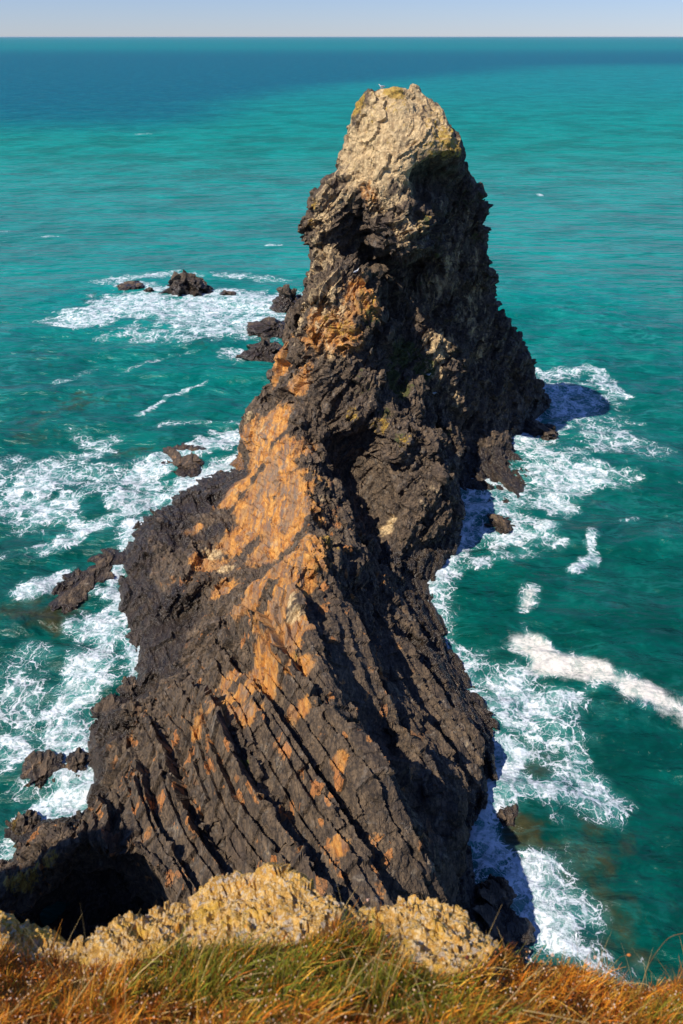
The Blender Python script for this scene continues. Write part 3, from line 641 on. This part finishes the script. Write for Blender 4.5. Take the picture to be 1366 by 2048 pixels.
def seg_field(strokes, soft=(-.1, 1.8)):
    a = np.zeros(len(SV))
    for pl, r, s in strokes:
        pts = [W(px, py, z=0) for px, py in pl]
        for p0, p1 in zip(pts[:-1], pts[1:]):
            rm = r/F*np.linalg.norm((p0+p1)/2-np.array((0, 0, H)))
            box = (SV[:, 0] > min(p0[0], p1[0])-2*rm) & (SV[:, 0] < max(p0[0], p1[0])+2*rm) & (SV[:, 1] > min(p0[1], p1[1])-2*rm) & (SV[:, 1] < max(p0[1], p1[1])+2*rm)
            q = SV[box]; 
            if not len(q): continue
            d = p1-p0; t = np.clip(((q-p0)@d)/(d@d+1e-9), 0, 1)
            dist = np.linalg.norm(q-(p0+t[:, None]*d), axis=1)/rm
            dist = dist + .5*fbm(q/(rm*1.2+.5), 3, 500)+.35*fbm(q/1.3, 2, 505)
            k = s*(1-sstep(dist, *soft)); a[box] = np.maximum(np.maximum(a[box], k), np.minimum(a[box]+.4*k, 1.0))
    return a
foam = seg_field(FOAM)
# thin white line where the swell meets rock
ring = (np.abs(V[:, 2]) < .22) & (V[:, 1] < 96)
hx = np.searchsorted(xs, V[ring, 0]); hy = np.searchsorted(ys, V[ring, 1])
G = np.zeros((ny, nx)); ok = (hx > 2) & (hx < nx-3) & (hy > 2) & (hy < ny-3); G[hy[ok], hx[ok]] = 1
B = G.copy()
for _ in range(7):
    B = np.maximum(B, .82*np.maximum.reduce([np.roll(B, 1, 0), np.roll(B, -1, 0), np.roll(B, 1, 1), np.roll(B, -1, 1)]))
foam = np.maximum(foam, B.ravel()*(.85+.5*fbm(SV/5, 2, 510)))
foam *= 1-(np.abs(SV[:, 0]+11) < 8)*(SV[:, 1] < 24.6)
thick = seg_field([([(1052,1280),(1090,1318),(1200,1350),(1300,1390),(1380,1424)],33,.9),([(1080,1305),(1130,1335)],34,1.1),([(1062,1182),(1048,1210)],14,.9)])
shallow = seg_field([([(390,680),(400,690)],45,.5),([(60,850),(160,810),(260,800)],60,.42),([(20,880),(100,880)],50,.4),([(250,650),(330,640)],40,.35),([(60,700),(120,760)],60,.35),([(20,1230),(90,1230),(150,1200)],50,.7),([(1040,1660),(1060,1710),(1090,1740)],50,1.),
 ([(1110,1690),(1180,1700),(1220,1800)],90,.62),([(960,1500),(1060,1520),(1150,1560)],70,.6),([(1000,1380),(960,1370)],40,.6),([(1040,1800),(1120,1860),(1200,1900)],70,.65),([(190,600),(270,575)],40,.5),([(30,1280),(60,1400)],30,.3),([(240,910),(290,900)],40,.6),([(60,1560),(90,1500)],50,.4)])
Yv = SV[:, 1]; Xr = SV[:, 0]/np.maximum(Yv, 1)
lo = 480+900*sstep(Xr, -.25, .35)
blue_band = sstep(np.log(np.maximum(Yv, 1)) + .10*fbm(SV/np.array((500, 160, 1.)), 3, 520), np.log(lo*.82), np.log(lo*1.25))*(1-.85*sstep(Yv, 1800, 4000))*.8  # where the far water turns darker blue
amp = (1-sstep(Yv, 120, 160))*(1-sstep(np.abs(SV[:, 0]), 45, 60))
SV[:, 2] = amp*(.42*fbm(SV/np.array((11, 5., 1.)), 3, 530)+.14*fbm(SV/np.array((2.6, 1.4, 1.)), 2, 540)+.10*np.clip(foam, 0, 1)*fbm(SV/1.1, 3, 550)+.12*np.clip(foam-.7, 0, 1))
sea = make('sea', SV, SF, M_SEA, {'foam': foam, 'thick': thick, 'shallow': shallow, 'blue_band': blue_band}); tag(sea, None, None, kind='structure')
print('sea', len(SV), round(time.time()-T0, 1))

# ------------------------------------------------------------------ cliff top in the foreground
EDGE = [(-420,1850),(-100,1835),(0,1832),(40,1852),(90,1860),(130,1882),(165,1892),(215,1862),(250,1846),(330,1812),(372,1816),(392,1800),(405,1775),(440,1757),(490,1748),(560,1756),(600,1760),
 (640,1775),(668,1784),(690,1816),(722,1818),(760,1812),(790,1797),(830,1788),(880,1798),(930,1814),(960,1850),(1000,1895),(1050,1925),(1110,1930),(1170,1940),(1230,1965),(1290,1975),(1366,1962),(1500,1960),(1800,1970)]
ex, ey = np.array(EDGE, float).T
def edge_py(px): return np.interp(px, ex, ey)
def edge_Y(px):
    b = (1024-edge_py(px))/F; sl = (ST-b*CT)/(CT+b*ST)
    return 5.85/sl+.10*np.sin(px/170.)+.07*np.sin(px/61.+1)
GB = [(-420,1910),(0,1905),(100,1925),(200,1940),(280,1925),(420,1900),(520,1905),(600,1890),(680,1862),(740,1868),(800,1920),(870,1962),(940,1955),(990,1915),(1010,1880),(1800,1700)]
gx, gy = np.array(GB, float).T
us = np.arange(-420, 1801, 3.0)
vs = np.concatenate([-np.array([6, 4.5, 3.2, 2.2, 1.5, 1., .6, .35, .2, .1, .04]), np.linspace(0, 1, 150)])
U2, V2_ = np.meshgrid(us, vs)
def ground_pt(px, v):
    pe = edge_py(px); Ye = edge_Y(px); vv = np.clip(v, 0, None)
    py = pe+(2330-pe)*vv; Y = Ye-(Ye-.55)*vv**.92
    a = (px-683)/F; b = (1024-py)/F; dy = CT+b*ST; dz = -ST+b*CT; t = Y/dy
    x, y, z = a*t, Y.copy(), H+dz*t
    k = np.clip(-v, 0, None)                       # the hidden drop beyond the edge
    y = y+k*.55+.25*np.sqrt(k); z = z-k*6.3-.9*np.sqrt(k)*.3; x = x*(1+.25*k)
    return np.stack([x, y, z], -1)
CV = ground_pt(U2.ravel(), V2_.ravel())
nu, nv = len(us), len(vs); ii = np.arange(nu*nv).reshape(nv, nu)
CF = np.stack([ii[:-1, :-1].ravel(), ii[:-1, 1:].ravel(), ii[1:, 1:].ravel(), ii[1:, :-1].ravel()], 1)
tri = np.vstack([CF[:, [0, 1, 2]], CF[:, [0, 2, 3]]])
CN = vnorm(CV, tri)
if CN[:, 2].mean() < 0: CF = CF[:, ::-1]; CN = -CN
PXc, PYc, _ = proj(CV)
rocky = sstep(np.interp(PXc, gx, gy)-PYc, -6, 14)
rk = np.where(V2_.ravel() < 0, 1, rocky)
Bq = np.column_stack([CV@BNv, CV@LD, CV@C3])+.03*np.column_stack([fbm(CV/.25, 3, 1), fbm(CV/.25, 3, 2), fbm(CV/.25, 3, 3)])
k1 = blocks(Bq/np.array((.16, .42, .28)), 601, 1.6); k2 = blocks(Bq/np.array((.07, .16, .11)), 611, 1.5); k3, e3 = facets(CV/.040, 621, 1.2)
dcl = rk*(.022*k1+.017*k2+.011*k3+.08*fbm(CV/.45, 3, 620)+.016*ridged(CV/.09, 3, 622)) + (1-rk)*.018*fbm(CV/.25, 3, 630)
CV = CV+CN*dcl[:, None]
M_OUT = outcrop_material(); M_TURF = turf_material()
fc_px = U2.ravel()[CF].mean(1); fc_rk = rk[CF].mean(1) > .5
def sub(name, mask, mat):
    f = CF[mask]; u, inv = np.unique(f, return_inverse=True); inv = inv.reshape(f.shape)
    return make(name, CV[u], inv, mat, smooth=mat is M_TURF)
wob = 14*np.sin(V2_.ravel()[CF].mean(1)*60)
tag(sub('cliff_top', ~fc_rk, M_TURF), None, None, kind='structure')
tag(sub('rock_outcrop', fc_rk & (fc_px+wob < 352), M_OUT), 'low crumbling yellow stony ledge at the cliff edge under the dark cove', 'outcrop', 'stony outcrops along the cliff edge')
tag(sub('rock_outcrop', fc_rk & (fc_px+wob >= 352) & (fc_px+wob < 696), M_OUT), 'big middle mound of pale yellow rubbly rock at the cliff edge below the slabs', 'outcrop', 'stony outcrops along the cliff edge')
tag(sub('rock_outcrop', fc_rk & (fc_px+wob >= 696), M_OUT), 'smooth humped golden rock with orange lichen on its right edge, nearest the right hand water', 'outcrop', 'stony outcrops along the cliff edge')
cl_tree = BVHTree.FromPolygons(CV.tolist(), CF.tolist())

# unseen cliff added out of frame on the left to shade the cove
hx_ = np.arange(-75, -21, .45); hy_ = np.arange(-30, 20, .45)
HX, HY = np.meshgrid(hx_, hy_); hp = np.column_stack([HX.ravel(), HY.ravel(), 0*HX.ravel()])
nz_ = 1.6*fbm(hp/6, 4, 900)
dd = np.minimum(-25.-hp[:, 0], 15.9-hp[:, 1]+.06*(hp[:, 0]+34))+.35*nz_
HZ = -4+35.5*sstep(dd, -.7, 1.5)**.8+.8*fbm(hp/2, 4, 910)*sstep(dd, -1, 1)-.10*np.clip(-hp[:, 0]-45, 0, 40)
hv = np.column_stack([hp[:, 0], hp[:, 1], HZ]); ii = np.arange(len(hp)).reshape(HX.shape)
hf = np.stack([ii[:-1, :-1].ravel(), ii[:-1, 1:].ravel(), ii[1:, 1:].ravel(), ii[1:, :-1].ravel()], 1)
zer = np.zeros(len(hv))
tag(make('added_shade_cliff', hv, hf, M_ROCK, {'ochre': zer, 'pale': zer, 'flake': zer, 'wet': 1-sstep(HZ, 1, 3), 'lichen': .3*sstep(HZ, 24, 29), 'moss': sstep(HZ, 27, 30)}, smooth=False), None, None, kind='structure')

# grass: blades grown on the turf
def blades(n, region, hgt, wid, cols, lean=.5, seed=1, gfun=None):
    r = np.random.default_rng(seed)
    px = r.uniform(-120, 1480, n*3); v = r.uniform(0, .62, n*3)**1.0
    pe = edge_py(px); py = pe+(2330-pe)*v
    keep = (py > np.interp(px, gx, gy)-4) & (r.uniform(0, 1, n*3) < region(px, py))
    px, v, py = px[keep][:n], v[keep][:n], py[keep][:n]; n = len(px)
    B = ground_pt(px, v)
    h = hgt*r.uniform(.45, 1.25, n)*(.55+1.1*np.clip(.5+1.3*vnoise(B/.17, 7), 0, 1.3)); w = wid*r.uniform(.6, 1.4, n)
    ang = r.uniform(0, 2*np.pi, n); ln = lean*r.uniform(.15, 1.2, n)
    D = np.stack([np.cos(ang), np.sin(ang), np.zeros(n)], 1)+np.array((.12, .05, 0))+.7*np.stack([vnoise(B/.22, 17), vnoise(B/.22, 18), 0*ang], 1); S = np.stack([-np.sin(ang+.8), np.cos(ang+.8), np.zeros(n)], 1)
    ks = 5; P = []; 
    for k in range(ks):
        t = k/(ks-1); c = B+np.array((0, 0, 1.))*(h*(t-.25*ln*t*t))[:, None]+D*(h*ln*t*t)[:, None]
        wk = (w*(1-t)**.6+.0004)[:, None]
        P += [c-S*wk, c+S*wk]
    Vb = np.stack(P, 1).reshape(-1, 3); base = (np.arange(n)*2*ks)[:, None]
    q = []
    for k in range(ks-1):
        q.append(base+np.array([2*k, 2*k+1, 2*k+3, 2*k+2]))
    Fb = np.stack(q, 1).reshape(-1, 4)
    ci = cols(px, py, r, n)
    return Vb, Fb, np.repeat(ci, 2*ks, 0)
def greenness(px, py):
    P = np.stack([px/120, py/70, px*0], 1); nz = fbm(P, 3, 700)
    g = np.exp(-((px-470)/210)**2-((py-1960)/80)**2)*1.5+np.exp(-((px-850)/200)**2-((py-2000)/70)**2)*.95+np.exp(-((px-640)/170)**2-((py-1960)/60)**2)*.8+np.exp(-((px-1330)/70)**2-((py-2040)/30)**2)*.8
    return np.clip(g+.35*nz, 0, 1)
def cols(px, py, r, n):
    g = greenness(px, py); m = r.uniform(0, 1, n) < g*.78
    green = np.array((.15, .175, .014))[None]*r.uniform(.4, 1.7, (n, 1)) + np.stack([r.uniform(0, .10, n), r.uniform(0, .05, n), np.zeros(n)], 1)
    k = r.uniform(0, 1, n); oc = np.array([(.72, .19, .012), (.88, .34, .022), (.90, .47, .06), (.46, .12, .015)])
    dry = oc[np.clip((k*4+.6*vnoise(np.stack([px/60, py/40, px*0], 1), 9)).astype(int), 0, 3)]*r.uniform(.5, 1.25, (n, 1))*(1+.5*vnoise(np.stack([px/35, py/18, px*0], 1), 19))[:, None]
    return np.where(m[:, None], green, dry)
M_GRASS = simple('grass_blades', (1, 1, 1), .75, attr='tint')
parts = [blades(26000, lambda x, y: np.ones_like(x), .085, .0024, cols, .65, 1),
         blades(9000, lambda x, y: greenness(x, y), .15, .0030, cols, .6, 2),
         blades(9000, lambda x, y: 1-.7*greenness(x, y), .13, .0020, cols, .5, 3),
         blades(900, lambda x, y: np.exp(-((y-np.interp(x, gx, gy)-12)/22)**2), .20, .0020, lambda px, py, r, n: np.array((.30, .10, .03))[None]*r.uniform(.5, 1.3, (n, 1)), .22, 4),
         blades(700, lambda x, y: np.ones_like(x), .20, .0022, lambda px, py, r, n: np.array((.70, .50, .20))[None]*r.uniform(.6, 1.1, (n, 1)), 1.0, 6)]
def scatter_sprigs(n, seed):
    """little curled seed heads and dead flowers"""
    r = np.random.default_rng(seed); px = r.uniform(-60, 1420, n*2); v = r.uniform(0, .6, n*2); pe = edge_py(px); py = pe+(2330-pe)*v
    k = py > np.interp(px, gx, gy)+2; px, v, py = px[k][:n], v[k][:n], py[k][:n]; n = len(px)
    B = ground_pt(px, v)+np.stack([r.normal(0, .01, n), r.normal(0, .01, n), r.uniform(.05, .14, n)], 1)
    o, f = ico(1); s = r.uniform(.003, .0075, n)
    Vb = (B[:, None, :]+o[None]*s[:, None, None]*np.array((1, 1, 1.3))).reshape(-1, 3); Fb = (f[None]+(np.arange(n)*len(o))[:, None, None]).reshape(-1, 3)
    c = np.array([(.70, .44, .26), (.60, .22, .04), (.78, .56, .40), (.40, .12, .03)])[r.integers(0, 4, n)]
    return Vb, Fb, np.repeat(c, len(o), 0)
Vg = np.vstack([p[0] for p in parts]); off = np.cumsum([0]+[len(p[0]) for p in parts])
Fg = np.vstack([p[1]+o_ for p, o_ in zip(parts, off)]); Cg = np.vstack([p[2] for p in parts])
tag(make('grass', Vg, Fg, M_GRASS, {'tint': Cg}), 'green and rust coloured grass along the cliff top', None, kind='stuff')
Vb, Fb, Cb = scatter_sprigs(2600, 5)
tag(make('seed_heads', Vb, Fb, M_GRASS, {'tint': Cb}), 'tiny dried seed heads scattered through the cliff top grass', None, kind='stuff')
print('grass', round(time.time()-T0, 1))

# ------------------------------------------------------------------ tall dry stems
def tube(pts, radii, seg=6):
    pts = [np.array(p, float) for p in pts]; Vt = []; Ft = []
    for i, p in enumerate(pts):
        d = pts[min(i+1, len(pts)-1)]-pts[max(i-1, 0)]; d /= np.linalg.norm(d)+1e-9
        a = np.cross(d, (0, 0, 1.)); a = a/np.linalg.norm(a) if np.linalg.norm(a) > 1e-3 else np.array((1., 0, 0)); b = np.cross(d, a)
        for k in range(seg):
            t = 2*math.pi*k/seg; Vt.append(p+radii[i]*(a*math.cos(t)+b*math.sin(t)))
    for i in range(len(pts)-1):
        for k in range(seg):
            k2 = (k+1) % seg; Ft.append((i*seg+k, i*seg+k2, (i+1)*seg+k2, (i+1)*seg+k))
    Ft.append(tuple(range(seg))[::-1]); Ft.append(tuple(range((len(pts)-1)*seg, len(pts)*seg)))
    return Vt, Ft
def bez(pts, n=14):
    pts = [np.array(p, float) for p in pts]; out = []
    for i in range(len(pts)-1):
        p0 = pts[max(i-1, 0)]; p1 = pts[i]; p2 = pts[i+1]; p3 = pts[min(i+2, len(pts)-1)]
        for k in range(n):
            t = k/n; out.append(.5*((2*p1)+(-p0+p2)*t+(2*p0-5*p1+4*p2-p3)*t*t+(-p0+3*p1-3*p2+p3)*t**3))
    out.append(pts[-1]); return out
M_STRAW = simple('dry_straw', (.50, .36, .15), .7, .3, 60); M_BROWN = simple('brown_stem', (.24, .11, .04), .7, .3, 60)
M_SEED = simple('seed_head', (.48, .17, .04), .8, .35, 200); M_DARKRED = simple('dark_red_seed', (.10, .018, .012), .8, .3, 200); M_PINK = simple('withered_petal', (.62, .38, .28), .8, .3, 200)
STEMS = [ # path in (px, py, Y), radius mm, stem material, head (kind), label
 ([(1285,1975,2.75),(1295,1935,2.75),(1320,1895,2.72),(1345,1872,2.7),(1390,1864,2.68)],2.2,M_BROWN,None,'long curved brown stem arching over the water at the right edge'),
 ([(1232,1985,2.8),(1232,1935,2.8),(1240,1915,2.8),(1258,1910,2.8)],.9,M_BROWN,'orange','thin hooked stem with a single orange seed head against the dark water'),
 ([(892,1960,2.6),(905,1925,2.6),(935,1915,2.6)],1.6,M_BROWN,'dark','stem with a fat dark red seed head in front of the golden outcrop'),
 ([(744,1930,2.6),(756,1870,2.6),(760,1800,2.6),(755,1740,2.6)],1.1,M_BROWN,None,'tall thin dark stem rising in front of the right hand outcrop'),
 ([(735,1870,2.9),(737,1830,2.9),(736,1800,2.9)],1.2,M_BROWN,'pink','short stem with a pink withered flower beside the saddle between the mounds'),
 ([(745,1915,2.4),(800,1935,2.4),(870,1975,2.35),(930,2005,2.3)],2.3,M_STRAW,None,'thick pale straw lying slantwise across the grass below the golden outcrop'),
 ([(740,2000,2.2),(750,1960,2.2),(762,1900,2.25),(775,1850,2.3)],1.8,M_STRAW,None,'upright pale straw crossing the slanting straw near its top end'),
 ([(770,2020,2.1),(785,1960,2.15),(805,1890,2.2)],1.6,M_STRAW,None,'leaning pale straw just right of the upright one'),
 ([(1045,2020,1.9),(1110,2032,1.88),(1180,2048,1.86)],2.4,M_STRAW,None,'pale straw lying flat at the bottom edge, right of centre'),
 ([(1245,1965,2.6),(1290,1968,2.6),(1310,1985,2.55),(1330,2015,2.5)],1.8,M_STRAW,None,'bent pale straw on the orange turf at the right'),
 ([(1135,1965,2.7),(1120,1930,2.7),(1105,1910,2.7)],1.6,M_BROWN,'pink','leaning stem with a pink tuft at the right hand turf edge'),
 ([(1150,1960,2.7),(1165,1925,2.7),(1190,1915,2.7)],1.4,M_BROWN,'pink','curved stem with a withered flower right of the leaning one'),
 ([(720,2048,2.0),(738,1990,2.05),(700,1965,2.1),(690,1955,2.1)],1.4,M_STRAW,None,'kinked straw at the left of the pale straw clump')]
def head(kind, at, parent):
    r = np.random.default_rng(int(abs(at[0])*1e4) % 9999)
    o, f = ico(3)
    if kind == 'pink':
        Vs = []; Fs = []; nb = 0
        oo, ff = ico(2)
        for k in range(9):
            d = r.normal(0, 1, 3); d /= np.linalg.norm(d); Vs.append(oo*np.array((.0045, .0045, .007))+at+d*.008); Fs.append(ff+nb); nb += len(oo)
        return make('flower_head', np.vstack(Vs), np.vstack(Fs), M_PINK, parent=parent)
    s = np.array((.014, .010, .010)) if kind == 'orange' else np.array((.012, .012, .019))
    q = o*s*(1+.18*vnoise(o*4, 8))[:, None]
    return make('seed_head', q+at, f, M_SEED if kind == 'orange' else M_DARKRED, parent=parent)
for pl, r, mat, hk, lab in STEMS:
    wp = [W(a, b, Y=c) for a, b, c in pl]
    low = wp[0].copy(); g = ground_pt(np.array([float(pl[0][0])]), np.array([.3]))[0]; low[2] -= .25
    root = wp[0]
    full = ([low]+wp) if abs(pl[-1][1]-pl[0][1]) > 30 and mat is M_BROWN or len(pl) >= 3 and pl[0][1] > pl[-1][1]+60 else wp
    cpts = bez(full); n = len(cpts)
    Vt, Ft = tube(cpts, [r/1000*(1-.45*i/n) for i in range(n)])
    e = empty('dry_stem', tuple(root)); Vt = np.array(Vt)-root
    make('stem', Vt, Ft, mat, parent=e)
    if hk: head(hk, cpts[-1]-root, e)
    tag(e, lab, 'dry stem', 'tall dry stems in the turf')

# ------------------------------------------------------------------ gulls
M_WHITE = simple('white_feathers', (.80, .80, .78), .7, .06); M_GREY = simple('grey_feathers', (.30, .32, .35), .7, .1); M_BILL = simple('yellow_bill', (.75, .50, .06), .5, .1); M_BLACK = simple('black_feathers', (.02, .02, .022), .6, .1); M_LEG = simple('pink_legs', (.50, .30, .26), .6, .1)
def loft(secs, seg=14):
    """secs: (x, z, ry, rz) rings along x"""
    Vt = []; Ft = []
    for x, z, ry, rz in secs:
        for k in range(seg):
            t = 2*math.pi*k/seg; Vt.append((x, ry*math.cos(t), z+rz*math.sin(t)))
    for i in range(len(secs)-1):
        for k in range(seg):
            k2 = (k+1) % seg; Ft.append((i*seg+k, i*seg+k2, (i+1)*seg+k2, (i+1)*seg+k))
    Ft.append(tuple(range(seg))); Ft.append(tuple(range((len(secs)-1)*seg, len(secs)*seg))[::-1])
    return Vt, Ft
def gull(loc, rz, label, upright=0, sit=False):
    """a herring gull looking along +x, about 0.6 m long"""
    e = empty('gull', loc, rz); hz = .0 if sit else .12
    body = [(-.30, .20, .012, .008), (-.24, .20, .035, .018), (-.16, .19, .060, .045), (-.06, .175, .085, .075), (.05, .17, .092, .088), (.13, .19, .080, .085), (.18, .235, .056, .062), (.205, .285, .043, .050), (.225, .335, .046, .050), (.255, .350, .040, .040), (.285, .345, .022, .022), (.295, .342, .010, .011)]
    body = [(x, z-.085+hz+upright*x*.5, a, b) for x, z, a, b in body]
    v, f = loft(body); b = make('body', v, f, M_WHITE, parent=e)
    zz = body[-1][1]
    v, f = loft([(.288, zz, .013, .014), (.33, zz-.003, .009, .012), (.352, zz-.012, .004, .006)], 8); make('bill', v, f, M_BILL, parent=e)
    for s in (-1, 1):
        secs = [(-.34, .20, .010, .006), (-.26, .205, .016, .020), (-.14, .205, .020, .048), (0, .20, .022, .066), (.10, .20, .016, .055), (.145, .205, .006, .025)]
        v, f = loft([(x, z-.075+hz+upright*x*.5, a, c) for x, z, a, c in secs], 10)
        v = [(x, y+s*(.078 if x > -.1 else .078*(1-(-.1-x)/.33)), z) for x, y, z in v]
        w = make('wing', v, f, M_GREY, parent=e)
        v, f = loft([(-.40, .125+hz-upright*.2, .004, .004), (-.33, .128+hz-upright*.16, .010, .012), (-.27, .13+hz-upright*.13, .012, .016)], 8)
        v = [(x, y+s*.025, z) for x, y, z in v]; make('wing_tip', v, f, M_BLACK, parent=w)
        if not sit:
            v, f = tube([(.0, s*.035, .12), (.0, s*.035, .0), (.035, s*.035, -.002)], [.008, .006, .010]); make('leg', v, f, M_LEG, parent=e)
    for s in (-1, 1):
        o, ff = ico(1); make('eye', o*.007+np.array((.262, s*.037, zz+.014)), ff, M_BLACK, parent=e)
    tag(e, label, 'gull', 'gulls on the stack'); return e
def perch(px, py):
    for dy in range(0, 60, 2):
        q = hit(px, py+dy)
        if q is not None: return q
    return Vector(W(px, py, Y=79))
q = perch(764, 174); gull(q+Vector((0, .15, -.03)), math.radians(172), 'small white gull with grey wings standing on the very top of the stack')
q = perch(712, 547); gull(q+Vector((0, 0, -.03)), math.radians(20), 'upright white gull perched on the orange ledge halfway down the rib', upright=.6)
q = perch(856, 750); gull(q+Vector((0, -.15, 0)), math.radians(-20), 'pale gull on the shaded mossy wall, higher of the two there', sit=True)
q = perch(868, 787); gull(q+Vector((0, -.15, 0)), math.radians(200), 'white gull sitting in the dark recess, lower of the two there', sit=True)

# ------------------------------------------------------------------ camera, sun, sky
cam = bpy.data.cameras.new('camera'); co = bpy.data.objects.new('camera', cam); COL.objects.link(co)
co.location = (0, 0, H); co.rotation_euler = (math.pi/2-TH, 0, 0)
cam.sensor_fit = 'VERTICAL'; cam.sensor_height = 36; cam.lens = F/2048*36; cam.clip_start = .05; cam.clip_end = 200000
cam.dof.use_dof = True; cam.dof.focus_distance = 50; cam.dof.aperture_fstop = 2.1
sc.camera = co
sv = Vector((-.57, -.27, .78)).normalized()
sun = bpy.data.lights.new('sun', 'SUN'); sun.energy = 4.6; sun.angle = math.radians(.53); sun.color = (1, .94, .85)
so = bpy.data.objects.new('sun', sun); COL.objects.link(so); so.rotation_euler = sv.to_track_quat('Z', 'Y').to_euler()
w = bpy.data.worlds.new('World'); sc.world = w; w.use_nodes = True; nt = w.node_tree
sky = nt.nodes.new('ShaderNodeTexSky'); sky.sky_type = 'NISHITA'; sky.sun_disc = False
sky.sun_elevation = math.asin(sv.z); sky.sun_rotation = math.atan2(sv.x, sv.y); sky.air_density = 1.0; sky.dust_density = 0; sky.ozone_density = 2
bg = nt.nodes['Background']; bg.inputs[1].default_value = .088
mx = nt.nodes.new('ShaderNodeMix'); mx.data_type = 'RGBA'; mx.blend_type = 'MULTIPLY'; mx.inputs[0].default_value = 1; mx.inputs[7].default_value = (.56, .69, 1.13, 1)
nt.links.new(sky.outputs[0], mx.inputs[6]); nt.links.new(mx.outputs[2], bg.inputs[0])
sc.view_settings.view_transform = 'Standard'; sc.view_settings.look = 'None'; sc.view_settings.exposure = .3; sc.view_settings.gamma = 1
hz = NT('sea_air'); pv = hz.n('ShaderNodeVolumePrincipled', {'Density': 1.0e-5, 'Color': (.80, .88, 1.0, 1), 'Anisotropy': .2}); hz.t.links.new(pv.outputs[0], hz.out.inputs[1])
x0, x1, y0, y1, z0, z1 = -75000, 75000, -1500, 110000, -8, 41.5
bx = make('haze', [(x, y, z) for z in (z0, z1) for y in (y0, y1) for x in (x0, x1)], [(0, 2, 3, 1), (4, 5, 7, 6), (0, 1, 5, 4), (2, 6, 7, 3), (0, 4, 6, 2), (1, 3, 7, 5)], hz.m, smooth=False); tag(bx, None, None, kind='stuff')
print('done', round(time.time()-T0, 1))
